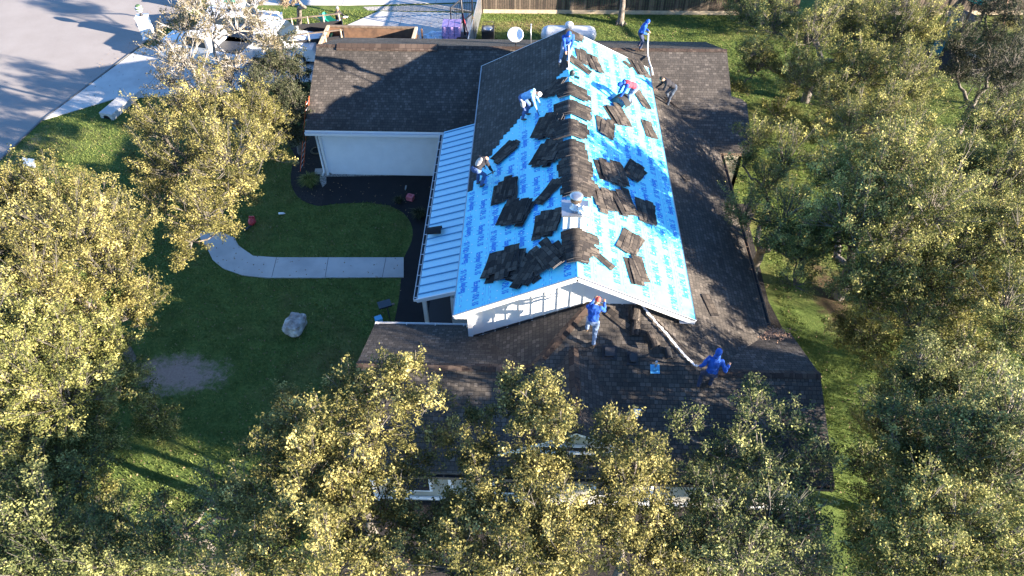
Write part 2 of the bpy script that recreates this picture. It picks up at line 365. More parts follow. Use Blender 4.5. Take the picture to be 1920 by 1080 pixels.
# planting beds with black weed fabric, mulch and pebbles
bed = [(560, 250), (552, 290), (545, 330), (549, 355), (565, 375), (590, 385), (606, 386), (640, 381), (690, 379), (730, 385), (755, 398), (770, 418), (774, 440), (768, 462), (757, 484), (752, 521), (748, 560), (738, 610), (734, 640), (900, 640), (900, 380), (860, 300), (830, 250)]
sheet('planting_bed', smooth_pts([S(u, v) for u, v in bed], 2), .006, M['mulch'])
fab = [(598, 331), (735, 331), (737, 322), (900, 322), (900, 640), (736, 640), (740, 605), (750, 560), (753, 521), (757, 484), (770, 462), (776, 440), (772, 418), (756, 399), (731, 386), (690, 380), (640, 382), (603, 385), (610, 360)]
sheet('weed_fabric', [S(u, v) for u, v in fab], .014, M['black_fabric'])
sheet('pebble_border', [S(u, v) for u, v in ((600, 320), (736, 321), (735, 330), (612, 332), (612, 345), (605, 352), (600, 340))], .024, M['pebble'])
sheet('side_mulch_bed', [(8.9, 14), (10.2, 16.5), (9.6, 20), (9.7, 24.5), (10.4, 26), (8, 26), (8, 16)], .006, M['mulch'])
sheet('front_mulch_bed', [(-5.5, 8.3), (9.2, 8.3), (9.2, 11.2), (-5.5, 11.2)], .006, M['mulch'])

# ------------------------------------------------------------------ house
H = empty('house', (1.4, 20, 0), label='pale single storey house with dark shingle roofs and a tall gable stripped to blue underlayment', cat='house')
H.location = (0, 0, 0)
def wall(name, a, b, z0, z1, m, th=.16, parent=H):
    bm = bmesh.new(); a = Vector((*a, 0)); b = Vector((*b, 0)); d = (b-a).normalized(); n = Vector((-d.y, d.x, 0))*th
    pts = [a, b, b+n, a+n]
    prism(bm, [Vector((p_.x, p_.y, z1)) for p_ in pts], (0, 0, z0-z1)); bmesh.ops.recalc_face_normals(bm, faces=bm.faces[:])
    return bmo(name, bm, m, parent)

def siding(name, a, b, z0, z1, m, parent=H, pitch=.16):
    """lapped boards on a wall seen from the camera side; a->b runs +x"""
    bm = bmesh.new(); n = int((z1-z0)/pitch)
    for i in range(n):
        z = z0+i*pitch; zt = min(z+pitch, z1)
        v = [(a[0], a[1]-.034, z), (b[0], b[1]-.034, z), (b[0], b[1]-.004, zt), (a[0], a[1]-.004, zt)]
        f = bm.faces.new([bm.verts.new(q) for q in v])
        v = [(a[0], a[1], z), (b[0], b[1], z), (b[0], b[1]-.034, z), (a[0], a[1]-.034, z)]
        bm.faces.new([bm.verts.new(q) for q in v])
    return bmo(name, bm, m, parent)
GY = 27.2
# garage wing walls
wall('garage_wall', (-9.74, GY+.45), (-1.9, GY+.45), 0, 2.72, M['white'])
siding('lap_siding', (-9.72, GY+.45), (-1.92, GY+.45), .12, 2.68, M['white'])
wall('garage_end_wall', (-9.74, 35.2), (-9.74, GY+.45), 0, 2.72, M['white'])
bm = bmesh.new()
for y_ in (GY+.46, 35.2): pass
bm.faces.new([bm.verts.new(q) for q in ((-9.74, GY+.46, 2.72), (-9.74, 31.4, 4.5), (-9.74, 35.2, 2.72))])
bmo('gable_end', bm, M['white'], H)
bm = bmesh.new(); bar(bm, (-9.72, GY+.40, 0), (-9.72, GY+.40, 2.7), .12, .10); bmo('corner_board', bm, M['trim'], H)
bm = bmesh.new()   # downspout with elbow and splash outlet
tube(bm, [(-9.9, GY+.05, 2.62), (-9.88, GY+.2, 2.45), (-9.86, GY+.36, 2.3), (-9.86, GY+.36, .25), (-9.95, GY+.2, .1)], .05, 6)
bmo('downspout', bm, M['trim'], H)
# garage roof and the wing behind the tall gable share one ridge
gp = lambda x, y: (x, y, zon('GP', x, y))
roof_poly('roof', [gp(-10.17, GY), gp(-1.7, GY), gp(-1.7, 28.5), gp(1.5, 28.5), gp(1.5, 31.4), gp(-10.17, 31.4)], M['shingle'], H)
roof_poly('roof', [(-10.17, 31.4, 4.65), (8.9, 31.4, 4.65), (8.9, 35.5, 2.86), (-10.17, 35.5, 2.86)], M['shingle'], H)
rw = lambda x, y: (x, y, zon('RW', x, y))
c1 = at(1367, 180, 'RW'); c2 = at(1392, 186, 'RW'); c3 = at(1398, 194, 'RW')
vt = 31.4-(4.65-zon('RS', 1.5, 0))/.343 if 0 else None
val = lambda x: (36.13-1.254*x)
roof_poly('roof', [rw(1.5, 31.4), rw(1.5, 29.3), rw(5.0, 29.3), rw(5.2, val(5.2)), rw(8.08, 26.0), rw(9.5, 26.0), rw(9.5, c3.y), rw(9.3, c2.y), rw(8.86, c1.y), rw(8.9, 31.4)], M['shingle'], H, side=M['wood'])
# lower main roof, right slope (falls to +x), front wing back slope, front slope, left slope
rs = lambda x, y: (x, y, zon('RS', x, y)); wb = lambda x, y: (x, y, zon('WB', x, y)); fp = lambda x, y: (x, y, zon('FP', x, y))
XH = 5.48
hipR = (3.43, 15.37); hipL = (1.90, 15.37)
# where RS meets FP (hip) and WB (valley)
def rs_fp(x): z = zon('RS', x, 0); return 13.42+(z-3.92)/P
def rs_wb(x): z = zon('RS', x, 0); return 13.42+(3.92-z)/P
roof_poly('roof', [rs(XH, 13.42), rs(8.08, rs_wb(8.08)), rs(8.08, 26.0), rs(5.2, val(5.2)), rs(5.0, 29.3), rs(2.6, 29.3), rs(2.6, 15.6), rs(3.43, 15.6), rs(3.43, rs_fp(3.43))], M['shingle'], H, side=M['wood'])
roof_poly('roof', [wb(XH, 13.42), wb(8.80, 13.42), wb(8.80, 15.98), wb(8.08, 15.98), wb(8.08, rs_wb(8.08))], M['shingle'], H)
# left slope of the hip: through (.138,13.42) on the ridge and the wall line
LS = lambda x, y: (x, y, 3.92+(x-.14)*(4.77-3.92)/(1.90-.14))
kL = (4.77-3.92)/(1.90-.14)
def ls_wb(x): return 13.42+(3.92-LS(x, 0)[2])/P
roof_poly('roof', [LS(.14, 13.42), LS(1.90, 13.42+.85/P), LS(1.90, 15.6), LS(-2.1, 15.6), LS(-2.1, ls_wb(-2.1))], M['shingle'], H)
roof_poly('roof', [wb(-5.23, 13.42), wb(.14, 13.42), wb(-2.1, ls_wb(-2.1)), wb(-2.1, 15.98), wb(-5.23, 15.98)][::-1], M['shingle'], H)
YE = 10.55
roof_poly('roof', [fp(-5.23, YE), fp(8.85, YE-.1), fp(8.80, 13.42), fp(XH, 13.42), fp(3.43, 15.36), fp(1.90, 15.36), fp(.14, 13.42), fp(-5.23, 13.42)], M['shingle'], H, side=M['wood'])
# ridge and hip caps
def cap_strip(pts, name='ridge_cap', wd=.15, parent=H):
    bm = bmesh.new(); uvd = []
    for a, b in zip(pts, pts[1:]):
        a, b = Vector(a), Vector(b); d = (b-a); L_ = d.length; d.normalize(); s = Vector((0, 0, 1)).cross(d).normalized(); n = int(L_/.14)+1
        for i in range(n):
            p0 = a+d*min(L_, i*.14); p1 = a+d*min(L_, i*.14+.15); lift = Vector((0, 0, .045)); lo = Vector((0, 0, .012))
            j = random.uniform(-.008, .008)
            r0 = [p0-s*(wd+j)+lo-Vector((0, 0, .055)), p0+lift*.7, p0+s*(wd+j)+lo-Vector((0, 0, .055))]; r1 = [q+(p1-p0)+Vector((0, 0, .014)) for q in r0]
            v0 = [bm.verts.new(q) for q in r0]; v1 = [bm.verts.new(q) for q in r1]
            bm.faces.new((v0[0], v0[1], v1[1], v1[0])); bm.faces.new((v0[1], v0[2], v1[2], v1[1]))
    bmesh.ops.recalc_face_normals(bm, faces=bm.faces[:])
    o = bmo(name, bm, M['cap'], parent); slope_uv(o.data); return o
cap_strip([(-10.17, 31.4, 4.66), (8.9, 31.4, 4.66)])
cap_strip([(-5.23, 13.42, 3.93), (.14, 13.42, 3.93)])
cap_strip([(.14, 13.42, 3.93), (1.90, 15.34, 4.78)])
cap_strip([(XH+.1, 13.42, 3.93), (8.8, 13.42, 3.93)])
# garage ridge vent
bm = bmesh.new()
for s in (-1,):
    prism(bm, [(-9.2, 31.12, 4.60), (-4.5, 31.12, 4.60), (-4.5, 31.42, 4.75), (-9.2, 31.42, 4.75)], (0, 0, -.06))
prism(bm, [(-9.2, 31.42, 4.75), (-4.5, 31.42, 4.75), (-4.5, 31.72, 4.60), (-9.2, 31.72, 4.60)], (0, 0, -.06))
bmesh.ops.recalc_face_normals(bm, faces=bm.faces[:])
o = bmo('ridge_vent', bm, M['cap'], H); slope_uv(o.data)
# small front gable dormer
dz = 4.217; dy0 = 11.1; hw = 2.2
def dsl(s, x): return dz-.56*abs(x-1.39)
yv = lambda x: 13.42+(dsl(1, x)-3.92)/P
for s in (-1, 1):
    xs = 1.39+s*hw; pts = [(1.39, dy0-.12, dz), (xs, dy0-.12, dsl(1, xs)), (xs, max(yv(xs), dy0-.1), dsl(1, xs)), (1.39, yv(1.39), dz)]
    if s > 0: pts = pts[::-1]
    roof_poly('dormer_roof', [(a, b, c+.01) for a, b, c in pts], M['shingle'], H, .1)
bm = bmesh.new(); bm.faces.new([bm.verts.new(q) for q in ((1.39-hw+.1, dy0+.05, 2.9), (1.39+hw-.1, dy0+.05, 2.9), (1.39+hw-.15, dy0+.05, dsl(1, 1.39+hw-.15)-.08), (1.39, dy0+.05, dz-.1), (1.39-hw+.15, dy0+.05, dsl(1, 1.39-hw+.15)-.08))])
bmo('dormer_face', bm, M['cream'], H)
bm = bmesh.new(); box(bm, (1.39, dy0+.0, 3.02), (2*hw-.3, .08, .12)); box(bm, (1.39, dy0+.0, 3.36), (2*hw-1.5, .07, .05)); bmo('dormer_trim', bm, M['trim'], H)
bm = bmesh.new(); box(bm, (1.39, dy0+.02, 3.2), (1.9, .05, .2)); bmo('dormer_louvre', bm, M['gutter'], H)
cap_strip([(1.39, dy0-.1, dz+.01), (1.39, yv(1.39)-.1, dz+.01)])
# front, side and back walls
wall('front_wall', (-4.75, 11.0), (8.35, 11.0), 0, 2.7, M['cream'])
bm = bmesh.new()
for x in (-4.72, -2.3, 3.9, 8.32): box(bm, (x, 10.97, 1.35), (.14, .05, 2.66))
box(bm, (1.8, 10.965, .25), (13.1, .04, .16)); bmo('wall_trim', bm, M['trim'], H)
for x in (-3.5, -.4, 2.7, 6.2):
    bm = bmesh.new(); box(bm, (x, 10.975, 1.45), (1.2, .06, 1.5)); wn = bmo('window', bm, M['trim'], H)
    bm = bmesh.new(); box(bm, (x, 10.955, 1.45), (1.04, .04, 1.34)); bmo('pane', bm, M['glass'], wn)
wall('wing_end_wall', (-4.75, 15.6), (-4.75, 11.0), 0, 2.7, M['cream'])
wall('wing_end_wall', (8.35, 11.0), (8.35, 15.6), 0, 2.7, M['cream'])
bm = bmesh.new()
for x in (-4.8, 8.4): bm.faces.new([bm.verts.new(q) for q in ((x, 10.9, 2.6), (x, 15.6, 2.8), (x, 13.42, 3.8))])
bmo('gable_end', bm, M['cream'], H)
wall('porch_back_wall', (-4.75, 15.55), (-1.9, 15.55), 0, 2.7, M['cream'])
wall('side_wall', (7.7, 15.5), (7.7, 26.4), 0, 2.7, M['cream'])
wall('wing_front_wall', (7.7, 26.4), (9.2, 26.4), 0, 2.6, M['cream'])
wall('wing_side_wall', (9.2, 26.4), (9.2, 28.9), 0, 2.7, M['cream'])
wall('back_side_wall', (8.5, 28.9), (8.5, 35), 0, 2.7, M['cream'])
wall('back_wall', (8.5, 35.1), (-9.74, 35.1), 0, 2.7, M['cream'])
# gutters: trough open at the top, with straps
def gutter(a, b, out, name='gutter', step=.9, m=None):
    g = empty(name); g.parent = H
    a, b, out = Vector(a), Vector(b), Vector(out).normalized(); d = (b-a).normalized(); up = Vector((0, 0, 1))
    bm = bmesh.new()
    bar(bm, a+out*.13, b+out*.13, .012, .12); bar(bm, a+out*.01, b+out*.01, .012, .12)
    for e in (a, b): bar(bm, e+out*.02, e+out*.125, .012, .11)
    n = int((b-a).length/step)
    for i in range(n+1): q = a+d*(.1+i*((b-a).length-.2)/max(1, n))+up*.05; bar(bm, q+out*.02, q+out*.125, .02, .012)
    bmo('trough', bm, m or M['trim'], g)
    bm = bmesh.new(); bar(bm, a+out*.07-up*.03, b+out*.07-up*.03, .105, .01); bmo('trough_floor', bm, M['gutter'], g)
gutter((-10.17, GY-.0, 2.68), (-4.0, GY-.0, 2.68), (0, -1, 0))
gutter((-5.23, 15.98, 2.72), (-2.1, 15.98, 2.72), (0, 1, 0))
gutter((8.09, 16.3, 2.72), (8.09, 26.0, 2.72), (1, 0, 0), m=M['wood'])
gutter((-5.23, YE, 2.56), (8.8, YE-.08, 2.56), (0, -1, 0), m=M['wood'])
# ------- tall gable block
bm = bmesh.new()
zt = lambda x: UZR-US*abs(x-UXR)-.16
xa, xb = UXR-UW+.45, UXR+UW-.45
f = [(xa, 15.37, 2.7), (xb, 15.37, 2.7), (xb, 15.37, zt(xb)), (UXR, 15.37, zt(UXR)), (xa, 15.37, zt(xa))]
prism(bm, f, (0, .16, 0)); bmesh.ops.recalc_face_normals(bm, faces=bm.faces[:]); bmo('gable_wall', bm, M['trim'], H)
bm = bmesh.new(); x = xa+.40
while x < xb-.05:
    box(bm, (x, 15.36, (2.9+zt(x))/2), (.05, .03, zt(x)-2.9)); x += .40
bmo('batten', bm, M['trim'], H)
bm = bmesh.new(); box(bm, (xa-.005, 15.33, (2.98+zt(xa))/2), (.15, .10, zt(xa)-2.98)); box(bm, (xa-.005, 15.30, 3.0), (.2, .16, .06)); bmo('corner_board', bm, M['trim'], H)
bm = bmesh.new(); prism(bm, [(xa, 15.33, zon('RS', 0, 0)*0+3.0), (xa, 15.33, 3.05), (1.9, 15.33, 4.86), (1.9, 15.33, 4.78)], (0, .03, 0)); bmo('flashing', bm, M['gutter'], H)
wall('upper_side_wall', (xa, 29.4), (xa, 15.5), 2.5, zt(xa), M['white'])
wall('upper_side_wall', (xb, 15.5), (xb, 29.4), 2.5, zt(xb), M['white'])
bm = bmesh.new(); f = [(q[0], 29.4, q[2]) for q in ((xb, 0, 2.5), (xa, 0, 2.5), (xa, 0, zt(xa)), (UXR, 0, zt(UXR)), (xb, 0, zt(xb)))]
prism(bm, f, (0, -.16, 0)); bmesh.ops.recalc_face_normals(bm, faces=bm.faces[:]); bmo('gable_wall', bm, M['white'], H)
Ls = lambda x, y, o=0: (x, y, zon('L', x, y)+o); Rs = lambda x, y, o=0: (x, y, zon('R', x, y)+o)
xL, xR = UXR-UW, UXR+UW
roof_poly('roof', [Ls(xL, UYF), Ls(UXR, UYF), Ls(UXR, UYB), Ls(xL, UYB)], M['wood'], H, .15)
roof_poly('roof', [Rs(UXR, UYF), Rs(xR, UYF), Rs(xR, UYB), Rs(UXR, UYB)], M['wood'], H, .15)
# rake boards
for yy in (UYF-.012, UYB+.012):
    for xe in (xL, xR):
        bm = bmesh.new(); a = Vector((xe, yy, UZE-.075)); b = Vector((UXR, yy, UZR-.075)); bar(bm, a, b, .024, .20, upv=Vector((0, 0, 1))); bmo('rake_board', bm, M['trim'], H)
for xe in (xL-.012, xR+.012): bm = bmesh.new(); bar(bm, (xe, UYF, UZE-.085), (xe, UYB, UZE-.085), .024, .17); bmo('fascia', bm, M['trim'], H)
bm = bmesh.new()
for xe, s in ((xL, 1), (xR, -1)):
    bm.faces.new([bm.verts.new(q) for q in ((xe, UYF, UZE-.16), (xe, UYB, UZE-.16), (xe+s*.45, UYB, UZE-.16), (xe+s*.45, UYF, UZE-.16))])
bmo('soffit', bm, M['trim'], H)
bm = bmesh.new()
for yy in (UYF-.03,):
    for xe in (xL, xR): bar(bm, (xe, yy, UZE+.03), (UXR, yy, UZR+.03), .012, .03)
for xe in (xL-.03, xR+.03): bar(bm, (xe, UYF, UZE+.006), (xe, UYB, UZE+.006), .02, .02)
bmo('drip_edge', bm, M['steel'], H)
# old shingles still on the upper left of the left slope, with a stepped torn edge
bd = [(UXR, 26.75)]; random.seed(5)
key = [(1.34, 26.7), (.85, 26.2), (0.01, 25.09), (-.8, 24.2), (-1.49, 23.07), (-1.86, 22.3), (-2.22, 21.24), (-2.40, 20.6)]
x = 1.30; step = .128
def yk(x):
    for (x0, y0), (x1, y1) in zip(key, key[1:]):
        if x1 <= x <= x0: return y0+(y1-y0)*(x0-x)/(x0-x1)
    return key[0][1] if x > key[0][0] else key[-1][1]
while x > xL:
    y = yk(x)+random.uniform(-.09, .09); bd.append((x+step, y)); bd.append((x, y)); x -= step
bd.append((xL, y)); bd = [(max(min(a, UXR), xL), b) for a, b in bd]
bd2 = []
for q in bd:
    if not bd2 or (abs(q[0]-bd2[-1][0])+abs(q[1]-bd2[-1][1])) > 1e-4: bd2.append(q)
bd = bd2
roof_poly('old_shingles', [Ls(a, b, .034) for a, b in bd]+[Ls(xL, UYB, .034), Ls(UXR, UYB, .034)], M['shingle'], H, .028, side=M['felt'])
def thin(name, pts, m, parent, th=.012):
    bm = bmesh.new(); prism(bm, pts, (0, 0, -th)); bmesh.ops.recalc_face_normals(bm, faces=bm.faces[:]); o = bmo(name, bm, m, parent); slope_uv(o.data); return o
ul = thin('underlayment', [Ls(xL, UYF, .018), Ls(UXR, UYF, .018)]+[Ls(a, min(b+.15, 29), .018) for a, b in bd[:1]]+[Ls(a, b+.1, .018) for a, b in bd[1:]], M['underlay'], H)
ur = thin('underlayment', [Rs(UXR, UYF, .018), Rs(xR, UYF, .018), Rs(xR, UYB, .018), Rs(UXR, UYB, .018)], M['underlay'], H)
# printed lettering and cap nails on the underlayment
tc_ = bpy.data.curves.new('t', 'FONT'); tc_.body = 'Easylay UDL 15'; tc_.size = .30; tc_.offset = .016; tc_.resolution_u = 1; tc_.align_x = 'CENTER'; tc_.align_y = 'CENTER'
to = bpy.data.objects.new('t', tc_); COL.objects.link(to); bpy.context.view_layer.update()
tm = bpy.data.meshes.new_from_object(to.evaluated_get(bpy.context.evaluated_depsgraph_get())); bpy.data.objects.remove(to)
tv = np.array([v.co[:] for v in tm.vertices]); tp = [list(p_.vertices) for p_ in tm.polygons]
wT = tv[:, 0].max()-tv[:, 0].min(); tv[:, 0] *= 1.05/wT; tv[:, 1] *= 1.0
cosS = 1/math.sqrt(1+US*US); LEN = UW/cosS
def lettering(side, par):
    V = []; F = []; NP_ = []
    s = .33; k = 0
    while s < LEN-.15:
        off = (k % 2)*.62+.1*(k % 3); y = UYF+.65+off
        while y < UYB-.55:
            xx = UXR+side*s*cosS
            ok = side > 0 or (y+.62 < yk(xx)-.05)
            if ok:
                fl = 1 if (k//1) % 2 else -1
                b0 = len(V)
                for a, b, _ in tv:
                    yy = y+fl*a; ss = s+(-fl if side > 0 else fl)*b
                    X = UXR+side*ss*cosS; V.append((X, yy, UZR-US*abs(X-UXR)+.0215))
                F += [[b0+i for i in f] for f in tp]
            y += 1.34
        s += .52; k += 1
    me = bpy.data.meshes.new('lettering'); me.from_pydata(V, [], F); link('printed_lettering', me, M['bluetext'], par)
    # cap nails
    bm = bmesh.new(); s = .1; k = 0
    while s < LEN:
        y = UYF+.1+(k % 2)*.15
        while y < UYB:
            X = UXR+side*(s+random.uniform(-.03, .03))*cosS; Y = y+random.uniform(-.07, .07)
            if (side > 0 or Y < yk(X)-.06) and random.random() < .8:
                z = UZR-US*abs(X-UXR)+.0225; n = 6; r = .022
                c = [bm.verts.new((X+r*math.cos(i*6.283/n), Y+r*math.sin(i*6.283/n), z-side*US*r*math.cos(i*6.283/n)+.002)) for i in range(n)]
                bm.faces.new(c)
            y += .42
        s += .26; k += 1
    bmo('cap_nails', bm, M['nail'], par, kind='stuff')
lettering(-1, ul); lettering(1, ur)
# ------- metal porch roof on the left
pr = empty('porch_roof'); pr.parent = H
mz = lambda x: 2.84+(x+3.9)*.33
bm = bmesh.new(); prism(bm, [(-3.9, 17.15, mz(-3.9)), (-1.86, 17.15, mz(-1.86)), (-1.86, 27.22, mz(-1.86)), (-3.93, 27.22, mz(-3.93))], (0, 0, -.07)); bmesh.ops.recalc_face_normals(bm, faces=bm.faces[:])
bmo('metal_panel', bm, mat('pale_metal_roof', (.50, .84, .95), .32, metal=.0, noise=30, col2=(.42, .76, .90)), pr)  # blue of the reflected sky is put into the base colour
bm = bmesh.new()
for i in range(25):
    y = 17.35+i*.405; bar(bm, (-3.9, y, mz(-3.9)+.02), (-1.88, y, mz(-1.88)+.02), .03, .045)
bmo('seam', bm, mat('metal_seam', (.10, .30, .50), .4, metal=.0), pr)
gutter((-3.92, 17.12, 2.78), (-3.97, 27.1, 2.78), (-1, 0, 0), 'porch_gutter', .55)
bm = bmesh.new(); bar(bm, (-3.95, 17.12, 2.76), (-1.9, 17.12, mz(-1.9)-.06), .05, .16); bar(bm, (-3.75, 17.3, 2.68), (-3.75, 27.1, 2.68), .12, .16); bmo('porch_beam', bm, M['trim'], pr)
for y in (17.5, 20.7, 24.0): bm = bmesh.new(); box(bm, (-3.75, y, 1.31), (.14, .14, 2.6)); box(bm, (-3.75, y, .1), (.2, .2, .2)); bmo('porch_post', bm, M['trim'], pr)
wall('porch_side_wall', (-1.9, 27.6), (-1.9, 17.4), 0, 3.3, M['cream'])
wall('porch_return_wall', (-2.78, 17.3), (-1.9, 17.3), 0, 2.74, M['white'])
bm = bmesh.new(); box(bm, (-1.98, 22.2, 1.05), (.06, 1.0, 2.1)); dr = bmo('door', bm, M['wood'], H); bm = bmesh.new(); blob(bm, (-2.05, 22.6, 1.0), (.04, .04, .04)); bmo('handle', bm, M['steel'], dr)
sheet('porch_slab', [(-3.95, 17.3), (-1.95, 17.3), (-1.95, 27.4), (-3.95, 27.4)], .09, mat('dark_slab', (.05, .05, .055), .9), .08)
# ------- chimney cap chase on the ridge
ch = empty('chimney', (0, 0, 0)); ch.parent = H
cx0, cx1, cy0, cy1, ctz = .98, 1.76, 16.95, 17.65, 6.95
bm = bmesh.new(); box(bm, ((cx0+cx1)/2, (cy0+cy1)/2, (5.9+ctz)/2), (cx1-cx0-.06, cy1-cy0-.06, ctz-5.9))
for x in (1.24, 1.56): box(bm, (x, cy0+.02, (5.9+ctz)/2), (.04, .04, ctz-5.92))
bmo('chase', bm, M['trim'], ch)
bm = bmesh.new(); box(bm, ((cx0+cx1)/2, (cy0+cy1)/2, ctz+.02), (cx1-cx0+.06, cy1-cy0+.06, .05)); bmo('chase_cover', bm, M['steel'], ch)
cc = Vector((1.38, 17.32, ctz+.04)); bm = bmesh.new()
lathe(bm, [(.20, 0), (.19, .03), (.12, .10), (.11, .26)], cc, 24); bmo('flue_collar', bm, M['steel'], ch)
bm = bmesh.new()
lathe(bm, [(.17, .27), (.175, .30)], cc, 28)
for i in range(24): an = i*6.283/24; bar(bm, cc+Vector((.165*math.cos(an), .165*math.sin(an), .30)), cc+Vector((.165*math.cos(an), .165*math.sin(an), .44)), .012)
lathe(bm, [(.175, .365), (.175, .38)], cc, 28)
bmo('spark_screen', bm, M['wood'], ch)
bm = bmesh.new(); lathe(bm, [(.20, .44), (.215, .46), (.20, .49), (.12, .525), (.01, .535)], cc, 28); bmo('flue_cap', bm, M['steel'], ch)
# roof vents and pipes on the front slope
def slope_box(name, u, v, pl_, s, h, m, parent=H, round_=False):
    c = at(u, v, pl_); n = Vector(PL[pl_][0]).normalized(); q = n.to_track_quat('Z', 'Y').to_matrix().to_4x4()
    g = empty(name, (0, 0, 0)); g.parent = parent; bm = bmesh.new(); box(bm, c+n*.012, (s[0]*1.5, s[1]*1.5, .012), rot=q); bmo('flange', bm, M['gutter'], g)
    bm = bmesh.new(); box(bm, c+n*h/2, (s[0], s[1], h), rot=q); bmesh.ops.bevel(bm, geom=[e for e in bm.edges], offset=h*.3 if round_ else .02, segments=3); bmo('hood', bm, m, g)
slope_box('roof_vent', 1143, 661, 'FP', (.30, .28), .14, M['blackmetal'])
slope_box('roof_vent', 1186, 672, 'FP', (.22, .28), .16, M['blackmetal'], round_=True)
for (u, v) in ((1228, 692),):
    c = at(u, v, 'FP'); vp = empty('vent_pipe'); vp.parent = H; bm = bmesh.new(); tube(bm, [c, c+Vector((0, 0, .38))], .035, 10); bmo('pipe', bm, M['steel'], vp)
    bm = bmesh.new(); n = Vector(PL['FP'][0]).normalized(); box(bm, c+n*.01, (.28, .28, .012), rot=n.to_track_quat('Z', 'Y').to_matrix().to_4x4()); lathe(bm, [(.09, 0), (.05, .12)], c, 12, mi=0); bmo('flashing_plate', bm, M['skyblue'], vp)
c = at(1195, 776, 'FP'); bm = bmesh.new(); n = Vector((0, -P, 1)).normalized()
prism(bm, [c+Vector((-.12, .13, .13*P+.02)), c+Vector((.13, .12, .12*P+.02)), c+Vector((-.02, -.15, -.15*P+.02))], (0, 0, -.01)); bmo('flashing_scrap', bm, M['trim'], H)

# ------------------------------------------------------------------ trees
def cone_mesh(segs, sides=4):
    """segs: array (n,8): a xyz, b xyz, ra, rb -> verts, quads"""
    s = np.asarray(segs, float); a = s[:, 0:3]; b = s[:, 3:6]; d = b-a; L = np.linalg.norm(d, axis=1, keepdims=True)+1e-9; d = d/L
    ref = np.where(np.abs(d[:, 2:3]) < .9, np.array([[0, 0, 1.]]), np.array([[1., 0, 0]])); u = np.cross(d, ref); u /= np.linalg.norm(u, axis=1, keepdims=True); v = np.cross(d, u)
    V = []
    for P_, r in ((a, s[:, 6]), (b, s[:, 7])):
        for k in range(sides):
            t = 2*math.pi*k/sides; V.append(P_+(u*math.cos(t)+v*math.sin(t))*r[:, None])
    V = np.stack(V, 1).reshape(-1, 3); n = len(s); base = np.arange(n)[:, None]*2*sides; F = []
    for k in range(sides):
        k2 = (k+1) % sides; F.append(np.concatenate([base+k, base+k2, base+sides+k2, base+sides+k], 1))
    return V, np.concatenate(F, 0)
def np_mesh(name, V, F):
    me = bpy.data.meshes.new(name); nf = len(F); k = F.shape[1]
    me.vertices.add(len(V)); me.vertices.foreach_set('co', V.astype(np.float32).ravel())
    me.loops.add(nf*k); me.loops.foreach_set('vertex_index', F.astype(np.int32).ravel())
    me.polygons.add(nf); me.polygons.foreach_set('loop_start', np.arange(0, nf*k, k, dtype=np.int32))
    try: me.polygons.foreach_set('loop_total', np.full(nf, k, dtype=np.int32))
    except Exception: pass
    me.update(calc_edges=True); return me
